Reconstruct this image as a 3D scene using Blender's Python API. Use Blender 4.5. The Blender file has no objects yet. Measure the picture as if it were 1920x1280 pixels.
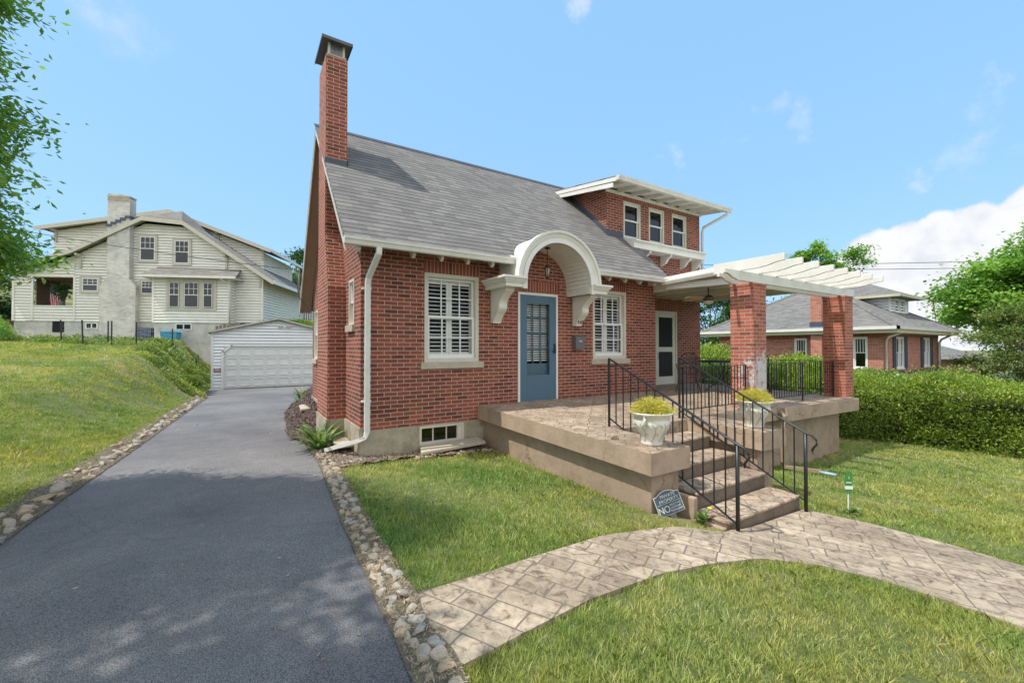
import bpy, math, random
import numpy as np
from mathutils import Vector, Matrix
R = math.radians
SC = bpy.context.scene
COL = SC.collection
rng = np.random.default_rng(7)
random.seed(7)

# ---------------------------------------------------------------- camera
CAM = Vector((-1.63, -6.86, 1.05))
cd = bpy.data.cameras.new('camera'); cam = bpy.data.objects.new('camera', cd); COL.objects.link(cam)
cd.sensor_width = 36; cd.lens = 15.0; cd.clip_start = .05; cd.clip_end = 4000
cam.location = CAM; cam.rotation_euler = (R(90.8), 0, R(-32.5))
SC.camera = cam

# ---------------------------------------------------------------- light
SUN_L = Vector((-.56, .10, 1.0)).normalized()      # towards the sun
sd = bpy.data.lights.new('sun', 'SUN'); sd.energy = 2.5; sd.angle = R(.7); sd.color = (1, .95, .87)
so = bpy.data.objects.new('sun', sd); COL.objects.link(so)
so.rotation_euler = (-SUN_L).to_track_quat('-Z', 'Y').to_euler()
SC.view_settings.view_transform = 'Standard'; SC.view_settings.look = 'None'
SC.view_settings.exposure = 0.86; SC.view_settings.gamma = 1.0
SC.view_settings.use_curve_mapping = False

def N(nt, typ, **kw):
    n = nt.nodes.new(typ)
    for k, v in kw.items():
        if k.startswith('i_'):
            key = k[2:]
            key = int(key) if key.isdigit() else key.replace('_', ' ')
            n.inputs[key].default_value = v
        else: setattr(n, k, v)
    return n
def K(nt, a, ao, b, bi): nt.links.new(a.outputs[ao], b.inputs[bi])
def ramp(nt, stops, interp='LINEAR'):
    n = nt.nodes.new('ShaderNodeValToRGB'); n.color_ramp.interpolation = interp
    e = n.color_ramp.elements
    while len(e) < len(stops): e.new(.5)
    for i, (p, c) in enumerate(stops):
        e[i].position = p; e[i].color = (*c, 1) if len(c) == 3 else c
    return n
def mix(nt, blend='MIX', fac=.5):
    n = nt.nodes.new('ShaderNodeMix'); n.data_type = 'RGBA'; n.blend_type = blend; n.inputs[0].default_value = fac
    return n   # inputs 0 fac, 6 A, 7 B ; outputs 2

W = bpy.data.worlds.new('World'); SC.world = W; W.use_nodes = True
nt = W.node_tree; nt.nodes.clear()
sky = N(nt, 'ShaderNodeTexSky'); sky.sky_type = 'NISHITA'; sky.sun_disc = False
sky.sun_elevation = math.asin(SUN_L.z); sky.sun_rotation = R(280); sky.air_density = 1.0; sky.dust_density = .4; sky.ozone_density = 1.3
hs = N(nt, 'ShaderNodeHueSaturation', i_Hue=.492, i_Saturation=.74, i_Value=1.22)
K(nt, sky, 0, hs, 'Color')
flat = mix(nt, 'MIX', .78); flat.inputs[7].default_value = (1.68, 3.45, 5.6, 1)
K(nt, hs, 0, flat, 6)
tc = N(nt, 'ShaderNodeTexCoord')
def dirvec(px, py):
    f = Vector((math.sin(R(32.5)), math.cos(R(32.5)), .014)); r = Vector((math.cos(R(32.5)), -math.sin(R(32.5)), 0)); u = r.cross(f)
    return (f + r * (px - 960) / 800 - u * (py - 640) / 800).normalized()
# cloud banks in view and added fill behind: smooth blobs round given sky directions, broken up by noise
nz = N(nt, 'ShaderNodeTexNoise', i_Scale=9.0, i_Detail=9.0, i_Roughness=.62); K(nt, tc, 'Generated', nz, 'Vector')
nz2 = N(nt, 'ShaderNodeTexNoise', i_Scale=26.0, i_Detail=6.0, i_Roughness=.6); K(nt, tc, 'Generated', nz2, 'Vector')
def blob(direction, rad, soft, amp, noise, gain):
    dp = N(nt, 'ShaderNodeVectorMath', operation='DISTANCE'); K(nt, tc, 'Generated', dp, 0); dp.inputs[1].default_value = direction
    a = N(nt, 'ShaderNodeMath', operation='MULTIPLY_ADD'); K(nt, noise, 'Fac', a, 0); a.inputs[1].default_value = -gain; a.inputs[2].default_value = gain * .5
    s = N(nt, 'ShaderNodeMath', operation='ADD'); K(nt, dp, 'Value', s, 0); K(nt, a, 0, s, 1)
    m = N(nt, 'ShaderNodeMapRange', interpolation_type='SMOOTHSTEP'); K(nt, s, 0, m, 'Value')
    m.inputs['From Min'].default_value = rad + soft; m.inputs['From Max'].default_value = rad - soft
    m.inputs['To Min'].default_value = 0; m.inputs['To Max'].default_value = amp
    return m
acc = None
BEHIND_FILL = [(Vector((-.60, -.80, .35)).normalized(), .78, .3, .85), (Vector((.35, -.75, .75)).normalized(), .55, .25, .75), (Vector((-.9, -.1, .6)).normalized(), .40, .2, .6)]  # unseen bright patches added behind the camera to lift the shaded house fronts
blobs = [((1600, 500), .030, .006, 1, nz2, .035), ((1640, 470), .036, .006, 1, nz2, .035), ((1700, 462), .038, .006, 1, nz2, .03), ((1760, 445), .036, .006, 1, nz2, .035), ((1840, 432), .040, .006, 1, nz2, .03), ((1900, 410), .030, .006, 1, nz2, .035), ((1990, 420), .07, .006, 1, nz2, .03),
         ((1590, 560), .05, .008, 1, nz2, .02), ((1700, 560), .09, .01, 1, nz2, .02), ((1830, 540), .10, .01, 1, nz2, .02), ((1960, 560), .13, .02, 1, nz2, .02), ((2100, 480), .12, .01, 1, nz2, .03),
         ((160, 0), .0, .045, .4, nz, .33), ((235, 50), .0, .04, .38, nz, .28), ((1090, 3), .012, .018, .5, nz2, .08), ((1265, 290), .008, .02, .4, nz2, .10),
         ((1405, 210), -.005, .03, .28, nz2, .22), ((1385, 235), -.01, .03, .2, nz2, .22), ((1455, 207), -.005, .03, .22, nz2, .22), ((1510, 215), -.0, .03, .22, nz2, .22), ((1840, 180), .005, .03, .28, nz2, .2), ((1805, 295), -.0, .03, .24, nz2, .2), ((1715, 345), -.005, .02, .25, nz2, .16)]
for (p, rad, soft, amp, no, gain) in blobs:
    m = blob(dirvec(*p), rad, soft, amp, no, gain)
    if acc is None: acc = m
    else:
        mx = N(nt, 'ShaderNodeMath', operation='MAXIMUM'); K(nt, acc, 0, mx, 0); K(nt, m, 0, mx, 1); acc = mx
cl = mix(nt); K(nt, acc, 0, cl, 0); K(nt, flat, 2, cl, 6)
sh_ = N(nt, 'ShaderNodeTexNoise', i_Scale=16.0, i_Detail=8.0, i_Roughness=.55); K(nt, tc, 'Generated', sh_, 'Vector')
cc = ramp(nt, [(.34, (.80, .835, .90)), (.52, (.97, .98, 1.0)), (.7, (1, 1, 1))]); K(nt, sh_, 'Fac', cc, 0)
cm = mix(nt, 'MULTIPLY', 1); K(nt, cc, 0, cm, 6); cm.inputs[7].default_value = (5.25, 5.25, 5.3, 1)
K(nt, cm, 2, cl, 7)
fill_acc = None
for (dv_, rad, soft, amp) in BEHIND_FILL:
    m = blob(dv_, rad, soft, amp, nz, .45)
    if fill_acc is None: fill_acc = m
    else: mx = N(nt, 'ShaderNodeMath', operation='MAXIMUM'); K(nt, fill_acc, 0, mx, 0); K(nt, m, 0, mx, 1); fill_acc = mx
c2 = mix(nt); K(nt, fill_acc, 0, c2, 0); K(nt, cl, 2, c2, 6); c2.inputs[7].default_value = (8.4, 8.3, 8.2, 1); cl = c2
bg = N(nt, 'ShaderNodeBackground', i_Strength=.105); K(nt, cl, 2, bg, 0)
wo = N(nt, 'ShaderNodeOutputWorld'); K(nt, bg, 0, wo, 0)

# ---------------------------------------------------------------- materials
def newmat(name):
    m = bpy.data.materials.new(name); m.use_nodes = True
    nt = m.node_tree; b = nt.nodes['Principled BSDF']
    return m, nt, b
def uvn(nt): return N(nt, 'ShaderNodeUVMap', uv_map='UVMap')
def objc(nt): return N(nt, 'ShaderNodeTexCoord')
def bump(nt, b, src, out, strength, dist, prev=None):
    n = N(nt, 'ShaderNodeBump', i_Strength=strength, i_Distance=dist); K(nt, src, out, n, 'Height')
    if prev: K(nt, prev, 0, n, 'Normal')
    K(nt, n, 0, b, 'Normal'); return n
MATS = {}
def plain(name, col, rough=.6, var=.12, scale=6, metal=0, bmp=0, grime=0):
    if name in MATS: return MATS[name]
    m, nt, b = newmat(name); tc = objc(nt)
    n = N(nt, 'ShaderNodeTexNoise', i_Scale=scale, i_Detail=6, i_Roughness=.65); K(nt, tc, 'Object', n, 'Vector')
    r = ramp(nt, [(.3, tuple(c * (1 - var) for c in col)), (.7, tuple(min(1, c * (1 + var)) for c in col))]); K(nt, n, 'Fac', r, 0)
    if grime:
        g = N(nt, 'ShaderNodeTexNoise', i_Scale=2.3, i_Detail=10, i_Roughness=.75); K(nt, tc, 'Object', g, 'Vector')
        gr = ramp(nt, [(.45, (1, 1, 1)), (.72, (1 - grime, 1 - grime * 1.05, 1 - grime * 1.15))]); K(nt, g, 'Fac', gr, 0)
        mm = mix(nt, 'MULTIPLY', 1); K(nt, r, 0, mm, 6); K(nt, gr, 0, mm, 7); K(nt, mm, 2, b, 'Base Color')
    else: K(nt, r, 0, b, 'Base Color')
    b.inputs['Roughness'].default_value = rough; b.inputs['Metallic'].default_value = metal
    if bmp:
        n2 = N(nt, 'ShaderNodeTexNoise', i_Scale=scale * 8, i_Detail=5); K(nt, tc, 'Object', n2, 'Vector'); bump(nt, b, n2, 'Fac', .5, bmp)
    MATS[name] = m; return m

def brickmat(name, c1, c2, dark, mort, bw=.213, rh=.0667, ms=.011, stains=0, swap=False, effl=None, soot=.5):
    m, nt, b = newmat(name); uv = uvn(nt)
    src = uv; o = 0
    if swap:
        mp = N(nt, 'ShaderNodeMapping'); mp.inputs['Rotation'].default_value = (0, 0, R(90)); K(nt, uv, 0, mp, 0); src = mp
    wn = N(nt, 'ShaderNodeTexNoise', i_Scale=9.0, i_Detail=3); K(nt, src, 0, wn, 'Vector')
    wv = N(nt, 'ShaderNodeVectorMath', operation='SCALE'); K(nt, wn, 'Color', wv, 0); wv.inputs['Scale'].default_value = .006
    wa = N(nt, 'ShaderNodeVectorMath', operation='ADD'); K(nt, src, 0, wa, 0); K(nt, wv, 0, wa, 1)
    br = N(nt, 'ShaderNodeTexBrick', i_Scale=1.0, i_Mortar_Size=ms * .5, i_Mortar_Smooth=.25, i_Bias=0.0, i_Brick_Width=bw, i_Row_Height=rh)
    br.inputs['Color1'].default_value = (0, 0, 0, 1); br.inputs['Color2'].default_value = (1, 1, 1, 1); br.inputs['Mortar'].default_value = (.5, .5, .5, 1)
    K(nt, wa, 0, br, 'Vector')
    cr = ramp(nt, [(0.0, dark), (.09, c1), (.5, c2), (.88, tuple(c * 1.14 for c in c2)), (1, tuple(c * .8 for c in c1))]); K(nt, br, 'Color', cr, 0)
    n = N(nt, 'ShaderNodeTexNoise', i_Scale=45.0, i_Detail=6, i_Roughness=.7); K(nt, uv, 0, n, 'Vector')
    nr = ramp(nt, [(.3, (.72, .70, .70)), (.7, (1.2, 1.2, 1.2))]); K(nt, n, 'Fac', nr, 0)
    m1 = mix(nt, 'MULTIPLY', 1); K(nt, cr, 0, m1, 6); K(nt, nr, 0, m1, 7)
    n3 = N(nt, 'ShaderNodeTexNoise', i_Scale=.9, i_Detail=7, i_Roughness=.7); K(nt, uv, 0, n3, 'Vector')
    r3 = ramp(nt, [(.35, (1 - soot * .45,) * 3), (.6, (1.05, 1.05, 1.05))]); K(nt, n3, 'Fac', r3, 0)
    m2 = mix(nt, 'MULTIPLY', 1); K(nt, m1, 2, m2, 6); K(nt, r3, 0, m2, 7)
    mo = mix(nt); K(nt, br, 'Fac', mo, 0); K(nt, m2, 2, mo, 6)
    mr = ramp(nt, [(.3, tuple(c * .7 for c in mort)), (.65, mort)]); K(nt, n, 'Fac', mr, 0); K(nt, mr, 0, mo, 7)
    last = mo
    if effl:      # white lime bloom on the old masonry
        tcn = objc(nt); n5 = N(nt, 'ShaderNodeTexNoise', i_Scale=7.0, i_Detail=9, i_Roughness=.8); K(nt, tcn, 'Object', n5, 'Vector')
        d = N(nt, 'ShaderNodeVectorMath', operation='DISTANCE'); K(nt, tcn, 'Object', d, 0); d.inputs[1].default_value = effl
        s = N(nt, 'ShaderNodeMath', operation='MULTIPLY_ADD'); K(nt, n5, 'Fac', s, 0); s.inputs[1].default_value = -2.6; K(nt, d, 'Value', s, 2)
        mrg = N(nt, 'ShaderNodeMapRange', interpolation_type='SMOOTHSTEP'); K(nt, s, 0, mrg, 'Value')
        mrg.inputs['From Min'].default_value = -.84; mrg.inputs['From Max'].default_value = -1.16; mrg.inputs['To Max'].default_value = .8
        me = mix(nt); K(nt, mrg, 0, me, 0); K(nt, mo, 2, me, 6); me.inputs[7].default_value = (.62, .62, .62, 1); last = me
    K(nt, last, 2, b, 'Base Color'); b.inputs['Roughness'].default_value = .88
    inv = N(nt, 'ShaderNodeMath', operation='SUBTRACT'); inv.inputs[0].default_value = 1; K(nt, br, 'Fac', inv, 1)
    b1 = bump(nt, b, inv, 0, .75, .007); bump(nt, b, n, 'Fac', .35, .004, b1)
    MATS[name] = m; return m
BR = brickmat('red_brick', (.195, .049, .031), (.29, .078, .047), (.13, .04, .03), (.57, .46, .355), soot=.85)
BRS = brickmat('red_brick_soldier', (.22, .05, .032), (.29, .072, .044), (.13, .038, .03), (.56, .46, .35), bw=.0667, rh=11.0)
BRC = brickmat('red_brick_chimney', (.28, .068, .041), (.34, .088, .054), (.16, .045, .034), (.62, .51, .39))
BRP = brickmat('red_brick_limed', (.34, .10, .06), (.43, .13, .08), (.2, .06, .045), (.52, .44, .36), effl=(.26, -.04, .62))
BRQ = brickmat('red_brick_pillar', (.34, .095, .055), (.42, .12, .07), (.2, .06, .04), (.52, .43, .34))
BRN = brickmat('neighbour_brick', (.36, .13, .09), (.46, .17, .11), (.24, .09, .07), (.58, .5, .42), soot=.3)
WBR = brickmat('white_painted_brick', (.60, .585, .53), (.64, .62, .56), (.46, .45, .42), (.53, .515, .47), ms=.012, soot=.6)

def shingles(name, c, rh=.135, w=.32):
    m, nt, b = newmat(name); uv = uvn(nt)
    br = N(nt, 'ShaderNodeTexBrick', i_Scale=1.0, i_Mortar_Size=.004, i_Mortar_Smooth=.1, i_Bias=0.0, i_Brick_Width=w, i_Row_Height=rh)
    br.inputs['Color1'].default_value = (0, 0, 0, 1); br.inputs['Color2'].default_value = (1, 1, 1, 1); br.inputs['Mortar'].default_value = (.3, .3, .3, 1)
    K(nt, uv, 0, br, 'Vector')
    cr = ramp(nt, [(0, tuple(x * .80 for x in c)), (.5, c), (1, tuple(x * 1.20 for x in c))]); K(nt, br, 'Color', cr, 0)
    n = N(nt, 'ShaderNodeTexNoise', i_Scale=70.0, i_Detail=4, i_Roughness=.8); K(nt, uv, 0, n, 'Vector')
    nr = ramp(nt, [(.3, (.68, .68, .68)), (.7, (1.32, 1.32, 1.32))]); K(nt, n, 'Fac', nr, 0)
    m1 = mix(nt, 'MULTIPLY', 1); K(nt, cr, 0, m1, 6); K(nt, nr, 0, m1, 7)
    n3 = N(nt, 'ShaderNodeTexNoise', i_Scale=.7, i_Detail=7); K(nt, uv, 0, n3, 'Vector')
    r3 = ramp(nt, [(.3, (.92, .92, .92)), (.7, (1.06, 1.06, 1.05))]); K(nt, n3, 'Fac', r3, 0)
    m2 = mix(nt, 'MULTIPLY', 1); K(nt, m1, 2, m2, 6); K(nt, r3, 0, m2, 7)
    # shadow line painted into the colour at every course's butt edge, a centimetre high, wavering along the row
    sp = N(nt, 'ShaderNodeSeparateXYZ'); K(nt, uv, 0, sp, 0)
    dv = N(nt, 'ShaderNodeMath', operation='DIVIDE'); K(nt, sp, 'Y', dv, 0); dv.inputs[1].default_value = rh
    fr = N(nt, 'ShaderNodeMath', operation='FRACT'); K(nt, dv, 0, fr, 0)
    nn = N(nt, 'ShaderNodeTexNoise', i_Scale=5.0, i_Detail=3); K(nt, uv, 0, nn, 'Vector')
    th = N(nt, 'ShaderNodeMath', operation='MULTIPLY_ADD'); K(nt, nn, 'Fac', th, 0); th.inputs[1].default_value = .22; K(nt, fr, 0, th, 2)
    gp = ramp(nt, [(.20, (.14, .14, .16)), (.31, (1, 1, 1))]); K(nt, th, 0, gp, 0)
    m3 = mix(nt, 'MULTIPLY', 1); K(nt, m2, 2, m3, 6); K(nt, gp, 0, m3, 7)
    K(nt, m3, 2, b, 'Base Color'); b.inputs['Roughness'].default_value = .93
    inv = N(nt, 'ShaderNodeMath', operation='SUBTRACT'); inv.inputs[0].default_value = 1; K(nt, fr, 0, inv, 1)
    b1 = bump(nt, b, inv, 0, .7, .02); bump(nt, b, n, 'Fac', .4, .004, b1)
    MATS[name] = m; return m
SH = shingles('grey_asphalt_shingles', (.168, .158, .149), .135, .24)
SHN = shingles('neighbour_shingles', (.19, .182, .170), .15, .34)
SHW = shingles('brown_grey_shingles', (.20, .185, .165), .15, .34)

WHITE = plain('white_paint', (.74, .725, .665), .45, .04, 5, grime=.14)
CREAM = plain('cream_trim', (.60, .56, .46), .5, .05, 4, grime=.12)
PORCHW = plain('porch_ceiling_paint', (.62, .60, .50), .55, .05, 3, grime=.15)
WINW = plain('window_white', (.74, .74, .71), .4, .03, 5)
GUT = plain('gutter_enamel', (.70, .685, .625), .35, .04, 3, grime=.18)
SIDW = plain('cream_vinyl_siding', (.78, .76, .67), .5, .05, 1.2, grime=.12)
SIDG = plain('white_vinyl_siding', (.82, .82, .82), .45, .03, 1.5, grime=.08)
TAUPE = plain('taupe_trim', (.52, .485, .40), .55, .05, 3, grime=.1)
CONC = plain('foundation_concrete', (.40, .345, .255), .9, .22, 3, bmp=.012, grime=.4)
CONCW = plain('white_painted_foundation', (.60, .58, .53), .8, .1, 2, bmp=.006, grime=.3)
SILLC = plain('stone_sill', (.46, .40, .31), .85, .15, 9, bmp=.005, grime=.2)
BLACK = plain('black_wrought_iron', (.013, .013, .015), .38, .2, 9)
DMETAL = plain('dark_bronze_metal', (.10, .095, .10), .45, .2, 6, metal=.4)
FLASH = plain('blue_black_flashing', (.055, .07, .10), .5, .2, 8)
BLUE = plain('slate_blue_door_paint', (.075, .142, .195), .5, .06, 3)
DARK = plain('dark_interior', (.012, .013, .014), .9, .1, 3)
CURT = plain('white_curtain', (.42, .43, .42), .9, .15, 12)
SHUT = plain('dark_slate_shutter', (.055, .065, .085), .6, .1, 8)
SOFF = plain('tan_soffit', (.36, .26, .185), .7, .1, 2)
OLIVE = plain('cream_soffit', (.50, .47, .33), .6, .08, 2)
URN = plain('ivory_glazed_urn', (.68, .655, .58), .5, .08, 7, bmp=.01, grime=.25)
URNA = plain('antiqued_glaze', (.42, .38, .31), .55, .1, 9)
SOIL = plain('potting_soil', (.05, .035, .025), .95, .3, 20, bmp=.02)
SIGNB = plain('slate_sign_face', (.055, .085, .13), .35, .25, 5)
SIGNY = plain('sign_lettering', (.62, .63, .58), .5, .03, 5)
STAKE = plain('grey_plastic_stake', (.16, .15, .16), .6, .1, 10)
GREENP = plain('green_sign_plastic', (.05, .24, .05), .4, .05, 5)
WHTP = plain('white_plastic', (.78, .8, .78), .4, .04, 5)
BLUET = plain('blue_plastic_tub', (.03, .28, .42), .45, .1, 5)
NAVY = plain('navy_plastic', (.03, .05, .11), .5, .2, 9)
REDC = plain('red_cloth', (.38, .02, .02), .7, .15, 9)
PIPE = plain('brown_downspout', (.30, .225, .16), .5, .08, 5)
SPLASH = plain('pale_blue_hose', (.28, .40, .52), .45, .1, 9)
WIRE = plain('grey_cable', (.04, .04, .045), .6, .1, 9)
FENCEP = plain('black_fence_post', (.02, .02, .02), .6, .2, 9)
WOODF = plain('weathered_wood', (.22, .18, .14), .9, .3, 9)
BARK = plain('tree_bark', (.10, .075, .055), .95, .35, 9, bmp=.03)
FAN = plain('fan_blade_wood', (.50, .38, .24), .5, .12, 5)
GREYM = plain('galvanised_steel', (.42, .43, .44), .4, .12, 9, metal=.6)
MBOX = plain('grey_mailbox_paint', (.13, .13, .14), .4, .1, 8)
FROCK = plain('quartz_edging_rock', (.44, .375, .295), .9, .28, 14, bmp=.02, grime=.35)
FROCK2 = plain('ochre_edging_rock', (.44, .33, .22), .9, .3, 14, bmp=.02, grime=.35)
FROCK3 = plain('grey_edging_rock', (.37, .345, .31), .9, .3, 14, bmp=.02, grime=.35)
DUSTY = plain('dark_sign', (.25, .12, .17), .6, .3, 30)
LANTG = plain('lantern_glass', (.35, .34, .30), .2, .2, 30)

def cracks(m, scale, dark):
    nt = m.node_tree; b = nt.nodes['Principled BSDF']; src = b.inputs['Base Color'].links[0].from_socket; tcn = objc(nt)
    wn = N(nt, 'ShaderNodeTexNoise', i_Scale=2.4, i_Detail=7, i_Roughness=.65); K(nt, tcn, 'Object', wn, 'Vector')
    wa = mix(nt, 'ADD', .5); K(nt, tcn, 'Object', wa, 6); K(nt, wn, 'Color', wa, 7)
    v = N(nt, 'ShaderNodeTexVoronoi', feature='DISTANCE_TO_EDGE', i_Scale=scale); K(nt, wa, 2, v, 'Vector')
    msk = N(nt, 'ShaderNodeTexNoise', i_Scale=.9, i_Detail=3); K(nt, tcn, 'Object', msk, 'Vector')
    mr = ramp(nt, [(.48, (1, 1, 1)), (.56, (dark, dark, dark))]); K(nt, msk, 'Fac', mr, 0)
    vr = ramp(nt, [(.0, (0, 0, 0)), (.006, (1, 1, 1))]); K(nt, v, 'Distance', vr, 0)
    lt = mix(nt, 'LIGHTEN', 1); K(nt, vr, 0, lt, 6); K(nt, mr, 0, lt, 7)
    mm = mix(nt, 'MULTIPLY', 1); nt.links.new(src, mm.inputs[6]); K(nt, lt, 2, mm, 7); K(nt, mm, 2, b, 'Base Color')
def glassmat(name, tint=(.9, .95, .95), refl=.25):
    m, nt, b = newmat(name); nt.nodes.remove(b)
    out = [n for n in nt.nodes if n.type == 'OUTPUT_MATERIAL'][0]
    tr = N(nt, 'ShaderNodeBsdfTransparent'); tr.inputs[0].default_value = (*tint, 1)
    gl = N(nt, 'ShaderNodeBsdfGlossy', i_Roughness=.02); gl.inputs[0].default_value = (1, 1, 1, 1)
    lw = N(nt, 'ShaderNodeLayerWeight', i_Blend=refl); ms = N(nt, 'ShaderNodeMixShader')
    K(nt, lw, 'Fresnel', ms, 0); K(nt, tr, 0, ms, 1); K(nt, gl, 0, ms, 2); K(nt, ms, 0, out, 0)
    MATS[name] = m; return m
GLASS = glassmat('window_glass', (.98, .98, .97), refl=.12); GLASSD = glassmat('dark_window_glass', (.35, .38, .4), .35)

def stamped(name, c, rot, bw, rh, joint=.010):
    m, nt, b = newmat(name); tcn = objc(nt)
    mp = N(nt, 'ShaderNodeMapping'); mp.inputs['Rotation'].default_value = (0, 0, R(rot)); K(nt, tcn, 'Object', mp, 0)
    wn = N(nt, 'ShaderNodeTexNoise', i_Scale=5.0, i_Detail=3); K(nt, mp, 0, wn, 'Vector')
    wv = N(nt, 'ShaderNodeVectorMath', operation='SCALE'); K(nt, wn, 'Color', wv, 0); wv.inputs['Scale'].default_value = .02
    wa = N(nt, 'ShaderNodeVectorMath', operation='ADD'); K(nt, mp, 0, wa, 0); K(nt, wv, 0, wa, 1)
    br = N(nt, 'ShaderNodeTexBrick', i_Scale=1.0, i_Mortar_Size=joint * .5, i_Mortar_Smooth=.4, i_Bias=0.0, i_Brick_Width=bw, i_Row_Height=rh)
    br.offset = .37; br.squash = .58; br.squash_frequency = 2; br.offset_frequency = 2
    br.inputs['Color1'].default_value = (0, 0, 0, 1); br.inputs['Color2'].default_value = (1, 1, 1, 1); br.inputs['Mortar'].default_value = (.5, .5, .5, 1)
    K(nt, wa, 0, br, 'Vector')
    cr = ramp(nt, [(0, tuple(x * .82 for x in c)), (1, tuple(x * 1.12 for x in c))]); K(nt, br, 'Color', cr, 0)
    n = N(nt, 'ShaderNodeTexNoise', i_Scale=11.0, i_Detail=11, i_Roughness=.72, i_Distortion=.8); K(nt, mp, 0, n, 'Vector')
    nr = ramp(nt, [(.37, (.36, .32, .29)), (.48, (.88, .87, .85)), (.70, (1.32, 1.30, 1.26))]); K(nt, n, 'Fac', nr, 0)
    m1 = mix(nt, 'MULTIPLY', 1); K(nt, cr, 0, m1, 6); K(nt, nr, 0, m1, 7)
    n2 = N(nt, 'ShaderNodeTexNoise', i_Scale=1.3, i_Detail=6); K(nt, mp, 0, n2, 'Vector')
    r2 = ramp(nt, [(.35, (.72, .70, .68)), (.6, (1.04, 1.04, 1.04))]); K(nt, n2, 'Fac', r2, 0)
    m2 = mix(nt, 'MULTIPLY', 1); K(nt, m1, 2, m2, 6); K(nt, r2, 0, m2, 7)
    mo = mix(nt); K(nt, br, 'Fac', mo, 0); K(nt, m2, 2, mo, 6); mo.inputs[7].default_value = tuple(x * .42 for x in c) + (1,)
    K(nt, mo, 2, b, 'Base Color'); b.inputs['Roughness'].default_value = .75
    inv = N(nt, 'ShaderNodeMath', operation='SUBTRACT'); inv.inputs[0].default_value = 1; K(nt, br, 'Fac', inv, 1)
    b1 = bump(nt, b, inv, 0, .8, .012); bump(nt, b, n, 'Fac', .55, .02, b1)
    MATS[name] = m; return m
WALK = stamped('stamped_walkway', (.44, .355, .26), 62, .42, .20, .013)
DECKM = stamped('stamped_deck', (.42, .32, .235), 45, .40, .2, .012)
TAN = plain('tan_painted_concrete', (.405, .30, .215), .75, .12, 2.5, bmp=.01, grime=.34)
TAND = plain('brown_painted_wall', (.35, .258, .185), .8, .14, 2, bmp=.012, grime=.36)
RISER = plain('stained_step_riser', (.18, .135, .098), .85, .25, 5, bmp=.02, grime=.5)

cracks(TAN, .9, .35); cracks(TAND, .8, .5); cracks(CONC, .7, .55)
def asphalt():
    m, nt, b = newmat('asphalt'); tcn = objc(nt)
    n = N(nt, 'ShaderNodeTexNoise', i_Scale=.45, i_Detail=6, i_Roughness=.6); K(nt, tcn, 'Object', n, 'Vector')
    r = ramp(nt, [(.32, (.165, .158, .160)), (.68, (.30, .283, .265))]); K(nt, n, 'Fac', r, 0)
    g = N(nt, 'ShaderNodeTexVoronoi', i_Scale=120.0); K(nt, tcn, 'Object', g, 'Vector')
    gr = ramp(nt, [(.0, (1.7, 1.7, 1.7)), (.3, (1.0, 1.0, 1.0)), (.7, (.48, .48, .50))]); K(nt, g, 'Distance', gr, 0)
    m1 = mix(nt, 'MULTIPLY', 1); K(nt, r, 0, m1, 6); K(nt, gr, 0, m1, 7)
    n2 = N(nt, 'ShaderNodeTexNoise', i_Scale=3.1, i_Detail=10, i_Roughness=.8); K(nt, tcn, 'Object', n2, 'Vector')
    r2 = ramp(nt, [(.40, (.84, .84, .86)), (.58, (1, 1, 1)), (.74, (1.3, 1.28, 1.22))]); K(nt, n2, 'Fac', r2, 0)
    m2 = mix(nt, 'MULTIPLY', 1); K(nt, m1, 2, m2, 6); K(nt, r2, 0, m2, 7)
    # hairline cracks
    v = N(nt, 'ShaderNodeTexVoronoi', feature='DISTANCE_TO_EDGE', i_Scale=.28); 
    wn = N(nt, 'ShaderNodeTexNoise', i_Scale=2.0, i_Detail=6); K(nt, tcn, 'Object', wn, 'Vector')
    wa = mix(nt, 'ADD', .35); K(nt, tcn, 'Object', wa, 6); K(nt, wn, 'Color', wa, 7); K(nt, wa, 2, v, 'Vector')
    vr = ramp(nt, [(.0, (.8, .8, .8)), (.0016, (1, 1, 1))]); K(nt, v, 'Distance', vr, 0)
    m3 = mix(nt, 'MULTIPLY', 1); K(nt, m2, 2, m3, 6); K(nt, vr, 0, m3, 7)
    K(nt, m3, 2, b, 'Base Color'); b.inputs['Roughness'].default_value = .82
    n4 = N(nt, 'ShaderNodeTexNoise', i_Scale=160.0, i_Detail=2); K(nt, tcn, 'Object', n4, 'Vector')
    b1 = bump(nt, b, g, 'Distance', .6, .007); bump(nt, b, n4, 'Fac', .6, .004, b1)
    return m
ASPH = asphalt()

def lawnmat():
    m, nt, b = newmat('lawn_soil'); tcn = objc(nt)
    n = N(nt, 'ShaderNodeTexNoise', i_Scale=.55, i_Detail=8, i_Roughness=.6); K(nt, tcn, 'Object', n, 'Vector')
    r = ramp(nt, [(.36, (.10, .13, .032)), (.5, (.15, .165, .055)), (.60, (.26, .22, .11)), (.75, (.32, .25, .15))]); K(nt, n, 'Fac', r, 0)
    n2 = N(nt, 'ShaderNodeTexNoise', i_Scale=30.0, i_Detail=8, i_Roughness=.7); K(nt, tcn, 'Object', n2, 'Vector')
    r2 = ramp(nt, [(.3, (.55, .55, .5)), (.7, (1.25, 1.3, 1.2))]); K(nt, n2, 'Fac', r2, 0)
    m1 = mix(nt, 'MULTIPLY', 1); K(nt, r, 0, m1, 6); K(nt, r2, 0, m1, 7)
    K(nt, m1, 2, b, 'Base Color'); b.inputs['Roughness'].default_value = .95
    bump(nt, b, n2, 'Fac', .8, .03); return m
LAWN = lawnmat()

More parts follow.
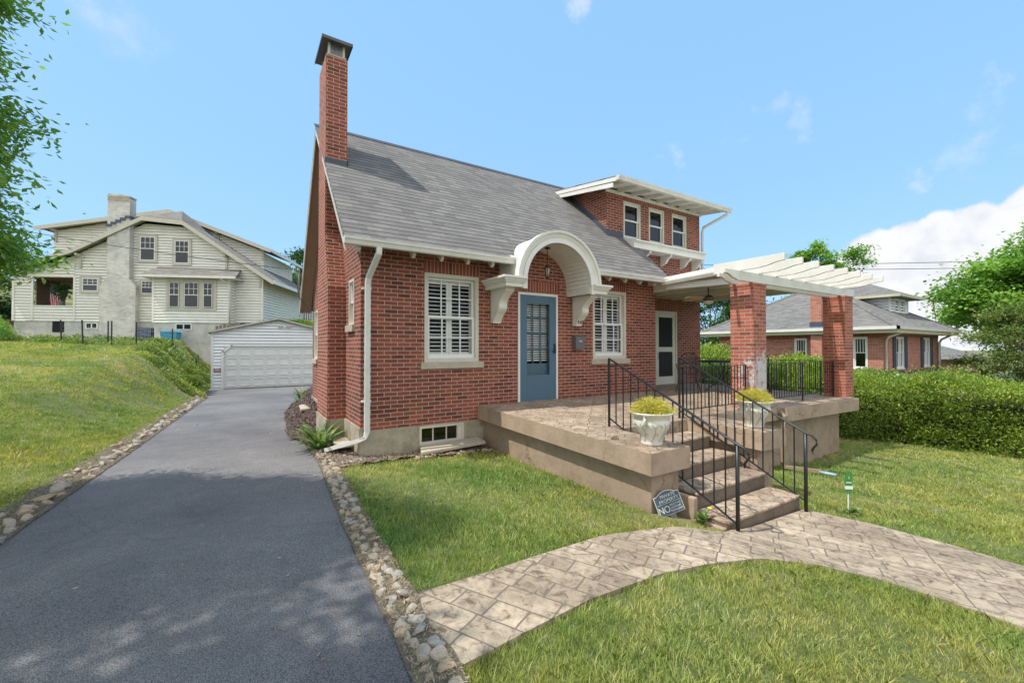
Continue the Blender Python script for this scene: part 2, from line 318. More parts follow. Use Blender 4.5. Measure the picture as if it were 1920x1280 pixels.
def leafmat(name, stops, trans=.35, patch=None, rough=.55):
    """stops over the per-leaf random value; patch = colours over a broad noise (worn, dry areas)"""
    m, nt, b = newmat(name)
    at = N(nt, 'ShaderNodeAttribute', attribute_name='rnd')
    cr = ramp(nt, stops); K(nt, at, 'Fac', cr, 0); last = (cr, 0)
    if patch:
        tcn = objc(nt); n = N(nt, 'ShaderNodeTexNoise', i_Scale=patch[0], i_Detail=6, i_Roughness=.62); K(nt, tcn, 'Object', n, 'Vector')
        pr = ramp(nt, patch[1]); K(nt, n, 'Fac', pr, 0)
        mm = mix(nt, 'MULTIPLY', 1); K(nt, cr, 0, mm, 6); K(nt, pr, 0, mm, 7); last = (mm, 2)
    K(nt, last[0], last[1], b, 'Base Color'); b.inputs['Roughness'].default_value = rough
    b.inputs['Specular IOR Level'].default_value = .35
    tr = N(nt, 'ShaderNodeBsdfTranslucent'); 
    tm = mix(nt, 'MULTIPLY', 1); K(nt, last[0], last[1], tm, 6); tm.inputs[7].default_value = (1.3, 1.35, .6, 1); K(nt, tm, 2, tr, 0)
    out = [x for x in nt.nodes if x.type == 'OUTPUT_MATERIAL'][0]
    ms = N(nt, 'ShaderNodeMixShader'); ms.inputs[0].default_value = trans
    K(nt, b, 0, ms, 1); K(nt, tr, 0, ms, 2); K(nt, ms, 0, out, 0)
    MATS[name] = m; return m
GRASS = leafmat('grass_blades', [(0, (.17, .24, .06)), (.3, (.33, .40, .12)), (.65, (.50, .52, .20)), (.85, (.64, .59, .32)), (1, (.72, .63, .43))], .3,
                (.7, [(.33, (.62, .86, .7)), (.46, (.95, 1.0, .9)), (.56, (1.15, 1.08, .95)), (.70, (1.4, 1.12, 1.0))]))
MAPLE = leafmat('elm_leaves', [(0, (.11, .23, .055)), (.5, (.23, .40, .10)), (1, (.38, .55, .20))], .5)
FARLF = leafmat('far_tree_leaves', [(0, (.09, .19, .03)), (.5, (.18, .34, .06)), (1, (.30, .48, .10))], .4)
FARLD = leafmat('dark_tree_leaves', [(0, (.02, .055, .012)), (.5, (.04, .10, .022)), (1, (.08, .17, .04))], .3)
FARLO = leafmat('olive_blossom_leaves', [(0, (.06, .11, .02)), (.6, (.14, .20, .04)), (.85, (.22, .27, .07)), (1, (.50, .40, .26))], .35)
HEDGE = leafmat('hedge_leaves', [(0, (.08, .15, .025)), (.4, (.19, .29, .04)), (.8, (.38, .47, .09)), (.95, (.45, .48, .12)), (1, (.42, .30, .16))], .3, (1.4, [(.32, (.62, .68, .62)), (.5, (1, 1, 1)), (.68, (1.25, 1.15, 1.0))]))
IVY = leafmat('ground_cover_leaves', [(0, (.09, .16, .04)), (.5, (.22, .32, .08)), (.9, (.38, .43, .13)), (1, (.46, .38, .2))], .3, (.8, [(.35, (.6, .7, .6)), (.5, (1, 1, 1)), (.65, (1.5, 1.25, 1.0))]))
GOLD = leafmat('gold_thread_leaves', [(0, (.30, .27, .04)), (.5, (.58, .50, .08)), (.85, (.76, .67, .18)), (1, (.42, .46, .12))], .3)
STRAP = leafmat('strap_leaves', [(0, (.055, .13, .03)), (.6, (.13, .24, .06)), (1, (.36, .38, .16))], .3)
HIDECORE = plain('hedge_twigs', (.045, .05, .022), .95, .4, 12, bmp=.03)
MULCH = plain('wood_mulch', (.13, .085, .065), .95, .4, 30, bmp=.05)
PEBB = plain('bed_gravel', (.30, .23, .17), .95, .5, 22, bmp=.04)
THATCH = plain('dry_thatch', (.17, .135, .09), .95, .5, 35, bmp=.03)
YEL = plain('dandelion_yellow', (.8, .6, .01), .6, .1, 9)

# ---------------------------------------------------------------- mesh helpers
class MB:
    def __init__(s): s.v = []; s.f = []; s.sm = []
    def add(s, vs, fs, smooth=False):
        b = len(s.v); s.v += [tuple(v) for v in vs]; s.f += [tuple(i + b for i in f) for f in fs]; s.sm += [smooth] * len(fs); return s
    def box(s, x0, x1, y0, y1, z0, z1, M=None):
        if x0 > x1: x0, x1 = x1, x0
        if y0 > y1: y0, y1 = y1, y0
        if z0 > z1: z0, z1 = z1, z0
        v = [(x0, y0, z0), (x1, y0, z0), (x1, y1, z0), (x0, y1, z0), (x0, y0, z1), (x1, y0, z1), (x1, y1, z1), (x0, y1, z1)]
        if M is not None: v = [tuple(M @ Vector(p)) for p in v]
        return s.add(v, [(0, 3, 2, 1), (4, 5, 6, 7), (0, 1, 5, 4), (1, 2, 6, 5), (2, 3, 7, 6), (3, 0, 4, 7)])
    def prism(s, pts, dirv):
        """polygon extruded along dirv, closed"""
        d = Vector(dirv); n = len(pts); a = [Vector(p) for p in pts]
        nrm = Vector((0, 0, 0))
        for i in range(n): nrm += a[i].cross(a[(i + 1) % n])
        if nrm.dot(d) > 0: a.reverse()
        b = [p + d for p in a]
        fs = [tuple(range(n)), tuple(range(2 * n - 1, n - 1, -1))] + [(i, i + n, (i + 1) % n + n, (i + 1) % n) for i in range(n)]
        return s.add(a + b, fs)
    def tube(s, path, r, seg=8, sy=1, flat=False, caps=True):
        P = [Vector(p) for p in path]; n = len(P); rs = r if isinstance(r, (list, tuple)) else [r] * n; vs = []
        up = Vector((0, 0, 1)); 
        for i, p in enumerate(P):
            t = (P[min(i + 1, n - 1)] - P[max(i - 1, 0)]).normalized()
            a = t.cross(up); 
            if a.length < .15: a = t.cross(Vector((0, 1, 0)))
            a.normalize(); b = t.cross(a)
            for k in range(seg):
                w = 2 * math.pi * (k + .5) / seg
                vs.append(p + a * math.cos(w) * rs[i] + b * math.sin(w) * rs[i] * sy)
        fs = []
        for i in range(n - 1):
            for k in range(seg):
                fs.append((i * seg + k, (i + 1) * seg + k, (i + 1) * seg + (k + 1) % seg, i * seg + (k + 1) % seg))
        if caps: fs += [tuple(range(seg)), tuple(range(n * seg - 1, (n - 1) * seg - 1, -1))]
        return s.add(vs, fs, seg > 5 and not flat)
    def lathe(s, prof, c, seg=40, fn=None):
        vs = []
        for (r, z) in prof:
            for k in range(seg):
                a = 2 * math.pi * k / seg; rr = r * (fn(a, z) if fn else 1)
                vs.append((c[0] + rr * math.cos(a), c[1] + rr * math.sin(a), c[2] + z))
        fs = []
        for i in range(len(prof) - 1):
            for k in range(seg): fs.append((i * seg + k, i * seg + (k + 1) % seg, (i + 1) * seg + (k + 1) % seg, (i + 1) * seg + k))
        fs += [tuple(range(seg - 1, -1, -1)), tuple(range((len(prof) - 1) * seg, len(prof) * seg))]
        return s.add(vs, fs, True)
    def build(s, name, mat, parent=None, local=False, bevel=0):
        me = bpy.data.meshes.new(name); off = Vector((0, 0, 0))
        if parent is not None and not local:
            p = parent
            while p is not None: off += p.location; p = p.parent
        v = np.array(s.v, dtype=float); me.from_pydata([tuple(x) for x in (v - np.array(off))], [], s.f)
        me.polygons.foreach_set('use_smooth', s.sm)
        uvl = me.uv_layers.new(name='UVMap'); uvd = np.zeros((len(me.loops), 2)); li = 0
        for f in s.f:
            p = v[list(f)]; n = np.zeros(3)
            for i in range(len(f)): n += np.cross(p[i], p[(i + 1) % len(f)])
            L = np.linalg.norm(n); n = n / L if L > 1e-12 else np.array([0, 0, 1.])
            if abs(n[2]) > .98: u = np.array([1., 0, 0]); w = np.array([0, 1., 0])
            else:
                u = np.cross([0, 0, 1.], n); u /= np.linalg.norm(u)
                if (abs(u[0]) > abs(u[1]) and u[0] < 0) or (abs(u[1]) >= abs(u[0]) and u[1] < 0): u = -u
                w = np.cross(n, u); w = w if w[2] > 0 else -w
            uvd[li:li + len(f), 0] = p @ u; uvd[li:li + len(f), 1] = p @ w; li += len(f)
        uvl.data.foreach_set('uv', uvd.ravel())
        me.materials.append(mat); me.validate()
        o = bpy.data.objects.new(name, me); COL.objects.link(o)
        if parent is not None: o.parent = parent
        if bevel:
            md = o.modifiers.new('bevel', 'BEVEL'); md.width = bevel; md.segments = 2; md.limit_method = 'ANGLE'
        return o
def tag(o, label=None, cat=None, group=None, kind=None):
    if label: o['label'] = label
    if cat: o['category'] = cat
    if group: o['group'] = group
    if kind: o['kind'] = kind
    return o
def thing(name, loc, label, cat, group=None, rz=0):
    o = bpy.data.objects.new(name, None); COL.objects.link(o); o.location = loc; o.rotation_euler = (0, 0, rz); o.empty_display_size = .2
    return tag(o, label, cat, group)
class Fr:
    """a wall frame: u runs along the wall, d goes INTO the wall, z up; box(u0,u1,d0,d1,z0,z1)"""
    def __init__(s, o, u, n): s.M = Matrix(((u[0], n[0], 0, o[0]), (u[1], n[1], 0, o[1]), (0, 0, 1, 0), (0, 0, 0, 1)))
    def box(s, mb, *a): mb.box(*a, M=s.M); return mb
    def p(s, u, d, z): return tuple(s.M @ Vector((u, d, z)))
FRONT = Fr((0, 0), (1, 0), (0, 1))
def wall_holes(mb, fr, u0, u1, z0, z1, holes, reveal=.1, d=0):
    us = sorted({u0, u1, *[h[0] for h in holes], *[h[1] for h in holes]}); zs = sorted({z0, z1, *[h[2] for h in holes], *[h[3] for h in holes]})
    for a, b in zip(us, us[1:]):
        for c, e in zip(zs, zs[1:]):
            mu, mz = (a + b) / 2, (c + e) / 2
            if any(h[0] < mu < h[1] and h[2] < mz < h[3] for h in holes): continue
            mb.add([fr.p(a, d, c), fr.p(b, d, c), fr.p(b, d, e), fr.p(a, d, e)], [(0, 1, 2, 3)])
    for (a, b, c, e) in holes:
        q = d + reveal
        mb.add([fr.p(a, d, c), fr.p(a, d, e), fr.p(a, q, e), fr.p(a, q, c)], [(0, 1, 2, 3)])
        mb.add([fr.p(b, d, c), fr.p(b, q, c), fr.p(b, q, e), fr.p(b, d, e)], [(0, 1, 2, 3)])
        mb.add([fr.p(a, d, e), fr.p(b, d, e), fr.p(b, q, e), fr.p(a, q, e)], [(0, 1, 2, 3)])
        mb.add([fr.p(a, d, c), fr.p(a, q, c), fr.p(b, q, c), fr.p(b, d, c)], [(0, 1, 2, 3)])
def siding(mb, fr, poly, d=0, dz=.18, lip=.045, gap=.03):
    """lapped boards filling a convex (u,z) outline, proud of depth d"""
    zs = [p[1] for p in poly]; z = min(zs); top = max(zs); n = len(poly)
    def rng_at(zz):
        xs = []
        for i in range(n):
            (a, az), (b, bz) = poly[i], poly[(i + 1) % n]
            if min(az, bz) - 1e-9 <= zz <= max(az, bz) + 1e-9:
                if abs(bz - az) < 1e-9: xs += [a, b]
                else: xs.append(a + (b - a) * (zz - az) / (bz - az))
        return (min(xs), max(xs)) if xs else None
    while z < top - .01:
        z1 = min(z + dz, top); A = rng_at(z + 1e-4); B = rng_at(z1 - 1e-4)
        if A and B:
            zc = max(z + .01, z1 - gap)
            mb.add([fr.p(A[0], d - lip, z), fr.p(A[1], d - lip, z), fr.p(B[1], d, zc), fr.p(B[0], d, zc), fr.p(A[0], d + .05, z), fr.p(A[1], d + .05, z), fr.p(B[1], d + .05, zc), fr.p(B[0], d + .05, zc), fr.p(B[0], d + .05, z1), fr.p(B[1], d + .05, z1)], [(0, 1, 2, 3), (4, 5, 1, 0), (3, 2, 6, 7), (7, 6, 9, 8)])
        z = z1

# ---------------------------------------------------------------- terrain
def sstep(a, b, x): t = np.clip((x - a) / (b - a), 0, 1); return t * t * (3 - 2 * t)
def drive_z(y): return np.interp(y, [-30, -7, 0, 8, 17, 60], [-.62, -.62, -.65, -.78, -.96, -1.0])
def drive_l(y): return np.interp(y, [-30, -2, 2, 13, 18], [-3.5, -3.42, -3.2, -2.7, -2.9])
def drive_r(y): return np.interp(y, [-30, -5, -2.5, 0, 1.5, 3.2, 6, 9, 12, 20], [-.88, -.86, -.76, -.62, -.62, -.80, -.6, -.1, 3.2, 3.4])
def ground_h(x, y):
    x = np.asarray(x, float); y = np.asarray(y, float)
    dz = drive_z(y); L = drive_l(y); Rr = drive_r(y)
    d = np.maximum(L - x, 0); A = .16 + 1.62 * sstep(-1, 17.5, y); w = 3.6 - 1.7 * sstep(0, 17, y)
    left = dz + A * sstep(0, 1, d / w) + .045 * np.minimum(d, 14) + .05 * (1 - np.exp(-d * 6))
    tab = np.interp(x, [-.9, -.4, 2.0, 2.9, 4.2, 6, 8, 10, 13, 22, 60, 400], [-.62, -.64, -.71, -.88, -.93, -1.10, -1.28, -1.24, -1.45, -1.7, -2.0, -2.0])
    bed = dz + (-.30 - dz) * sstep(0, .6, (x - Rr)) * sstep(.5, 5, y)
    right = np.where(y < .3, tab, np.where(x < 1, np.maximum(bed, dz), tab))
    right = np.where((y >= .3) & (x < 1), bed + (tab - bed) * (1 - sstep(.0, 1.0, y)), right)
    h = np.where(x < L, left, np.where(x > Rr, right, dz))
    far = sstep(24, 30, y) * sstep(14, 4, x); h = h * (1 - far) + far * (np.maximum(h, 1.35) + np.clip(y - 30, 0, 26) * .25)
    return h
def on_drive(x, y): return (x > drive_l(y)) & (x < drive_r(y)) & (y < 18.6)
WTOP = [(-.70, -4.02), (-.48, -4.04), (.0, -4.03), (.45, -4.0), (1.2, -3.98), (1.85, -4.14), (2.45, -4.40), (2.62, -4.36), (4.16, -4.36), (4.38, -4.9), (4.44, -5.6), (4.4, -6.1), (4.42, -14)]
WBOT = [(-.72, -4.82), (-.5, -4.79), (-.1, -4.74), (.4, -4.69), (1.1, -4.71), (1.55, -4.80), (2.1, -4.98), (2.55, -5.2), (2.80, -5.5), (2.9, -5.85), (2.92, -6.3), (2.92, -9), (2.92, -14)]
WPOLY = np.array(WTOP + WBOT[::-1])
def in_poly(px, py, poly):
    px = np.asarray(px); py = np.asarray(py); ins = np.zeros(px.shape, bool); n = len(poly); j = n - 1
    for i in range(n):
        xi, yi = poly[i]; xj, yj = poly[j]
        c = ((yi > py) != (yj > py)) & (px < (xj - xi) * (py - yi) / (yj - yi + 1e-12) + xi); ins ^= c; j = i
    return ins
def grid_sheet(name, xs, ys, hfun, mat, keep=None, label=None):
    X, Y = np.meshgrid(xs, ys); Z = hfun(X, Y); nx, ny = len(xs), len(ys)
    v = np.stack([X, Y, Z], -1).reshape(-1, 3)
    i = np.arange(nx - 1)[None, :] + nx * np.arange(ny - 1)[:, None]
    f = np.stack([i, i + 1, i + nx + 1, i + nx], -1).reshape(-1, 4)
    if keep is not None: f = f[keep(v[f].mean(1)[:, 0], v[f].mean(1)[:, 1])]
    me = bpy.data.meshes.new(name); me.vertices.add(len(v)); me.vertices.foreach_set('co', v.ravel())
    me.loops.add(f.size); me.loops.foreach_set('vertex_index', f.ravel().astype(np.int32))
    me.polygons.add(len(f)); me.polygons.foreach_set('loop_start', np.arange(0, f.size, 4, dtype=np.int32)); me.polygons.foreach_set('use_smooth', np.ones(len(f), bool))
    me.update(); me.validate(); me.materials.append(mat)
    o = bpy.data.objects.new(name, me); COL.objects.link(o); tag(o, kind='structure'); return o
def merge(*a): return np.unique(np.round(np.concatenate(a), 3))
xs = merge(np.linspace(-600, -60, 14), np.linspace(-60, -18, 22), np.arange(-18, 16, .16), np.linspace(16, 60, 34), np.linspace(60, 600, 14))
ys = merge(np.linspace(-300, -16, 12), np.arange(-16, 34, .2), np.linspace(34, 90, 30), np.linspace(90, 900, 14))
def gh(X, Y):
    h = ground_h(X, Y); near = on_drive(X, Y) | in_poly(X, Y, WPOLY)
    for dx, dy in ((.2, 0), (-.2, 0), (0, .2), (0, -.2)): near |= on_drive(X + dx, Y + dy) | in_poly(X + dx, Y + dy, WPOLY)
    bumps = .012 * np.sin(X * 1.7 + Y * .6) * np.sin(Y * 1.3) 
    return np.where(near, h - .022, h + bumps - .016)
ground = grid_sheet('ground', xs, ys, gh, LAWN)
# driveway sheet follows the same terrain, with a ragged edge
ysd = np.arange(-14, 18.7, .12); rows = []
for y in ysd:
    l = drive_l(y) + .03 * math.sin(y * 3.1) + .02 * math.sin(y * 7.7); r = drive_r(y) + (.03 * math.sin(y * 2.7) + .025 * math.sin(y * 8.3)) * (y < 3)
    rows.append([(l + (r - l) * t, y) for t in np.linspace(0, 1, 14)])
G = np.array(rows); Zd = drive_z(G[..., 1]) + .012
mb = MB(); n1 = G.shape[1]
mb.add(np.dstack([G, Zd]).reshape(-1, 3), [(j * n1 + i, j * n1 + i + 1, (j + 1) * n1 + i + 1, (j + 1) * n1 + i) for j in range(len(ysd) - 1) for i in range(n1 - 1)], True)
tag(mb.build('driveway', ASPH), kind='structure')
# stamped walkway: strips between its two edges
def resamp(P, n):
    P = np.array(P); d = np.r_[0, np.cumsum(np.hypot(*np.diff(P, axis=0).T))]; t = np.linspace(0, d[-1], n)
    return np.stack([np.interp(t, d, P[:, 0]), np.interp(t, d, P[:, 1])], 1)
nW = 13
rowsW = []
for i in range(nW - 1):
    for t in np.linspace(0, 1, 8, endpoint=False):
        a = np.array(WTOP[i]) * (1 - t) + np.array(WTOP[i + 1]) * t; b = np.array(WBOT[i]) * (1 - t) + np.array(WBOT[i + 1]) * t; rowsW.append([a * (1 - s) + b * s for s in np.linspace(0, 1, 9)])
G = np.array(rowsW); Zw = ground_h(G[..., 0], G[..., 1]) + .014
mb = MB(); n1 = 9; base = np.dstack([G, Zw]).reshape(-1, 3)
mb.add(base, [(j * n1 + i, j * n1 + i + 1, (j + 1) * n1 + i + 1, (j + 1) * n1 + i) for j in range(len(rowsW) - 1) for i in range(n1 - 1)], True)
lo = lambda P: (P[0], P[1], P[2] - .09)
for e in (0, n1 - 1):
    E_ = [tuple(base[j * n1 + e]) for j in range(len(rowsW))]
    mb.add(E_ + [lo(p) for p in E_], [(j, j + 1, j + 1 + len(E_), j + len(E_)) for j in range(len(E_) - 1)])
tag(mb.build('walkway', WALK), kind='structure')
# beds at the foot of the house (mulch at the side, gravel by the corner)
def sheet(name, poly, mat, up=.02, step=.12):
    P = np.array(poly); x0, y0 = P.min(0); x1, y1 = P.max(0)
    return grid_sheet(name, np.arange(x0, x1 + step, step), np.arange(y0, y1 + step, step), lambda X, Y: ground_h(X, Y) + up + .012 * np.sin(X * 23) * np.sin(Y * 19), mat, keep=lambda x, y: in_poly(x, y, poly))
sheet('mulch_bed', [(-.84, 2.3), (-.62, 6), (-.2, 8.6), (.4, 9.5), (.6, 6), (.3, 1.2), (-.56, 1.2)], MULCH, .03)
sheet('gravel_bed', [(-.62, -.5), (-.55, 1.6), (.2, 1.6), (.25, -.25), (2.1, -.25), (2.1, -.42), (1.2, -.5), (.7, -.35), (.1, -.45)], PEBB, .02, .07)

for nm, ef, a, b_, y0, y1 in (('verge_soil', drive_r, -.04, .20, -8, 1.2), ('verge_soil', drive_l, -.30, .05, -8, 17.5)):
    ysv = np.arange(y0, y1, .1); us = np.linspace(a, b_, 7); Yv, Uv = np.meshgrid(ysv, us, indexing='ij'); Xv = ef(Yv) + Uv + .03 * np.sin(Yv * 9) * (Uv / .3)
    Zv = np.where((Xv > drive_l(Yv)) & (Xv < drive_r(Yv)), drive_z(Yv), ground_h(Xv, Yv)) + .022 + .006 * np.sin(Yv * 31 + Uv * 40); m = MB(); m.add(np.dstack([Xv, Yv, Zv]).reshape(-1, 3), [(j * 7 + i, j * 7 + i + 1, (j + 1) * 7 + i + 1, (j + 1) * 7 + i) for j in range(len(ysv) - 1) for i in range(6)], True)
    tag(m.build(nm, THATCH), kind='structure')
# ---------------------------------------------------------------- our brick house
house = thing('brick_house', (0, 0, -.7), 'red brick storey-and-a-half house with grey shingle roof, blue front door and arched white door hood', 'house')
# roof numbers
EY, EZ, KS, RY = -.45, 2.63, .935, 2.86
def rz(y): return EZ + KS * (y - EY)
RZ = rz(RY); BY, BZ = 5.6, 2.1
XW = -.05
LEFT = Fr((XW, 0), (0, 1), (1, 0))       # u = y, into the wall = +x
BACKF = Fr((0, .9), (1, 0), (0, 1))
w = MB()
wins = [(.99, 2.02, .80, 2.32), (4.82, 5.85, .80, 2.31)]
door_h = (2.87, 3.84, 0.0, 2.12)
wall_holes(w, FRONT, XW, 6.87, -.25, 2.75, wins + [door_h], .12)
w.add([(2.62, 0, 2.75), (4.05, 0, 2.75), (3.9, 0, 2.94), (2.77, 0, 2.94)], [(0, 1, 2, 3)])
w.add([(6.87, 0, -.25), (6.87, .9, -.25), (6.87, .9, 3.3), (6.87, 0, 2.8)], [(0, 1, 2, 3)])
dw = [(6.75, 7.41, 3.90, 4.87), (7.73, 8.38, 3.90, 4.87), (8.71, 9.38, 3.90, 4.87)]
wall_holes(w, BACKF, 6.15, 10.0, 3.6, 5.02, dw, .1)
wall_holes(w, BACKF, 6.87, 10.0, -.25, 3.6, [(7.97, 8.87, 0, 2.04)], .1)
w.add([(6.15, .9, 3.6), (6.15, 2.9, 5.4), (6.15, 2.9, 5.5), (6.15, .9, 5.02)], [(0, 1, 2, 3)])      # dormer cheek
w.add([(10, .9, -.25), (10, 5.2, -.25), (10, 5.2, 2.5), (10, RY, RZ - .1), (10, .9, 5.0)], [(0, 1, 2, 3, 4)])
# left gable wall with two windows
sw = [(.46, .86, 1.43, 2.2), (4.35, 4.88, .77, 1.96)]
wall_holes(w, LEFT, 0, 5.2, -.2, 2.5, sw, .1)
w.add([(XW, 0, 2.5), (XW, 5.2, 2.5), (XW, RY, RZ - .12), (XW, 0, rz(0) - .1)], [(3, 2, 1, 0)])
w.add([(XW, 5.2, -.25), (10, 5.2, -.25), (10, 5.2, 2.5), (XW, 5.2, 2.5)], [(3, 2, 1, 0)])
wall = w.build('wall', BR, house)
f = MB(); bw = (.90, 1.72, -.58, -.27)
wall_holes(f, FRONT, XW - .015, 2.2, -1.0, -.25, [bw], .12, -.02)
f.box(XW - .014, 6.9, -.018, .0, -.256, -.25); f.box(XW - .022, XW + .05, -.012, 5.2, -1.0, -.2); f.box(2.2, 10.0, .02, .3, -1.4, -.25); f.box(XW, 10, 5.0, 5.19, -1.4, -.25)
f.build('foundation', CONC, house)
def lintel(fr, u0, u1, z0, z1, d=-.003): fr.box(MB(), u0, u1, d, .02, z0, z1).build('lintel', BRS, house)
lintel(FRONT, .97, 2.04, 2.322, 2.53); lintel(FRONT, 4.80, 5.87, 2.322, 2.53); lintel(FRONT, 2.84, 3.88, 2.155, 2.36)
for a in dw: lintel(BACKF, a[0] - .03, a[1] + .03, 4.89, 5.0)
lintel(BACKF, 7.93, 8.91, 2.09, 2.30)
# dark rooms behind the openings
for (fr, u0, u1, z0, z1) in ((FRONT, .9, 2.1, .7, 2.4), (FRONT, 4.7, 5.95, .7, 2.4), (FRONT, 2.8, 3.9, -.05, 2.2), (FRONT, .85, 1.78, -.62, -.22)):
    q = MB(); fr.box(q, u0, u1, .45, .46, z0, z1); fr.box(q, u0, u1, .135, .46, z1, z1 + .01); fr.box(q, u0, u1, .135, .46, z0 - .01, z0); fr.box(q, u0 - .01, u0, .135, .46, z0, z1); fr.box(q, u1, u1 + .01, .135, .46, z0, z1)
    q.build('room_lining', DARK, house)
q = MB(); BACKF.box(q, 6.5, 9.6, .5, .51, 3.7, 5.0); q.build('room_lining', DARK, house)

def frame_ring(mb, fr, u0, u1, z0, z1, t, d0, d1, tb=None):
    tb = tb or t
    fr.box(mb, u0, u0 + t, d0, d1, z0, z1); fr.box(mb, u1 - t, u1, d0, d1, z0, z1)
    fr.box(mb, u0 + t, u1 - t, d0, d1, z1 - t, z1); fr.box(mb, u0 + t, u1 - t, d0, d1, z0, z0 + tb)
def shuttered_window(fr, u0, u1, z0, z1, root):
    a = MB(); frame_ring(a, fr, u0, u1, z0, z1, .062, .0, .125)
    win = a.build('window', CREAM, root); zm = (z0 + z1) / 2 + .02
    s = MB(); frame_ring(s, fr, u0 + .063, u1 - .063, z0 + .063, zm + .02, .045, .05, .08, .07); 
    frame_ring(s, fr, u0 + .063, u1 - .063, zm - .02, z1 - .063, .04, .083, .112)
    um = u0 + (u1 - u0) * .56
    for (za, zb, d) in ((z0 + .11, zm - .03, .055), (zm + .02, z1 - .1, .088)):
        c = (za + zb) / 2
        for uu in (u0 + (u1 - u0) * .33, u0 + (u1 - u0) * .67): fr.box(s, uu - .011, uu + .011, d, d + .018, za, zb)
        fr.box(s, u0 + .1, u1 - .1, d + .001, d + .017, c - .011, c + .011)
    s.build('sash', WINW, win)
    g = MB(); fr.box(g, u0 + .1, u1 - .1, .062, .066, z0 + .12, zm); fr.box(g, u0 + .1, u1 - .1, .095, .099, zm, z1 - .1); g.build('pane', GLASS, win)
    h = MB(); mid = (u0 + u1) / 2; pz = [(z0 + .07, zm - .01), (zm + .0, z1 - .07)]
    for (p0, p1) in ((u0 + .06, mid - .003), (mid + .003, u1 - .06)):
        for (za, zb) in pz:
            fr.box(h, p0, p0 + .05, .15, .18, za, zb); fr.box(h, p1 - .05, p1, .15, .18, za, zb)
            top = .09 if zb > zm + .3 else .03; bot = .10 if za < zm - .3 else .03
            fr.box(h, p0 + .05, p1 - .05, .15, .18, zb - top, zb); fr.box(h, p0 + .05, p1 - .05, .15, .18, za, za + bot)
            zz = za + bot + .035; 
            while zz < zb - top - .02:
                # open louvre: a thin slat tilted a little
                A = [fr.p(p0 + .05, .135, zz - .009), fr.p(p1 - .05, .135, zz - .009), fr.p(p1 - .05, .195, zz + .011), fr.p(p0 + .05, .195, zz + .011)]
                h.prism(A, (0, 0, .007)); zz += .068
    h.build('plantation_shutter', WINW, win)
    si = MB(); fr.box(si, u0 - .07, u1 + .09, -.05, .06, z0 - .115, z0 - .003); si.build('sill', SILLC, win, bevel=.006)
    return win
for a in wins: shuttered_window(FRONT, *a, house)
def sash_window(fr, u0, u1, z0, z1, root, casing=WINW, cz=.06, grid=(0, 0), lower=None, dep=.0, glass=GLASSD, pane_back=None, sill=True, name='window', sashm=WINW):
    a = MB(); frame_ring(a, fr, u0, u1, z0, z1, cz, dep - .025, dep + .06)
    if sill: fr.box(a, u0 - .03, u1 + .03, dep - .06, dep + .02, z0 - .05, z0)
    win = a.build(name, casing, root, local=(root.rotation_euler.z != 0)); loc = root.rotation_euler.z != 0
    s = MB(); zm = (z0 + z1) / 2
    frame_ring(s, fr, u0 + cz, u1 - cz, zm - .015, z1 - cz, .035, dep + .0, dep + .03); frame_ring(s, fr, u0 + cz, u1 - cz, z0 + cz, zm + .02, .035, dep + .032, dep + .055)
    for k in range(1, grid[0]): uu = u0 + cz + (u1 - u0 - 2 * cz) * k / grid[0]; fr.box(s, uu - .011, uu + .011, dep + .003, dep + .024, zm, z1 - cz)
    for k in range(1, grid[1]): zz = zm + (z1 - cz - zm) * k / grid[1]; fr.box(s, u0 + cz, u1 - cz, dep + .004, dep + .023, zz - .011, zz + .011)
    s.build('sash', sashm, win, local=loc)
    g = MB(); fr.box(g, u0 + cz, u1 - cz, dep + .045, dep + .05, z0 + cz, z1 - cz); g.build('pane', glass, win, local=loc)
    if pane_back: q = MB(); fr.box(q, u0 + cz, u1 - cz, dep + .062, dep + .07, z0 + cz, z1 - cz); q.build('curtain', pane_back, win, local=loc)
    return win
for a in dw:
    wn = sash_window(BACKF, *a, house, CREAM, .055, dep=.03, sill=False)
    q = MB(); nn = 10
    for k in range(nn):    # a gathered curtain in the lower half
        u = a[0] + .06 + (a[1] - a[0] - .12) * k / nn; du = (a[1] - a[0] - .12) / nn
        q.add([BACKF.p(u, .14 + .012 * (k % 2), a[2] + .05), BACKF.p(u + du, .14 + .012 * ((k + 1) % 2), a[2] + .05), BACKF.p(u + du, .14 + .012 * ((k + 1) % 2), a[3] - .38), BACKF.p(u, .14 + .012 * (k % 2), a[3] - .38)], [(0, 1, 2, 3)])
    q.build('curtain', CURT, wn)
for a in sw:
    sash_window(LEFT, *a, house, CREAM, .05, dep=.02, sill=False)
    s_ = MB(); LEFT.box(s_, a[0] - .06, a[1] + .08, -.05, .05, a[2] - .12, a[2] - .003); s_.build('stone_sill', SILLC, house, bevel=.005)
# basement window with its three panes and the slab and rubble in front
b_ = MB(); frame_ring(b_, FRONT, *bw, .04, -.015, .06); 
for k in (1, 2): FRONT.box(b_, .90 + .82 * k / 3.3, .92 + .82 * k / 3.3, .03, .05, -.55, -.3)
FRONT.box(b_, 1.60, 1.68, .0, .06, -.55, -.3)
bwn = b_.build('basement_window', CREAM, house); FRONT.box(MB(), .93, 1.69, .045, .05, -.56, -.3).build('pane', GLASSD, bwn)
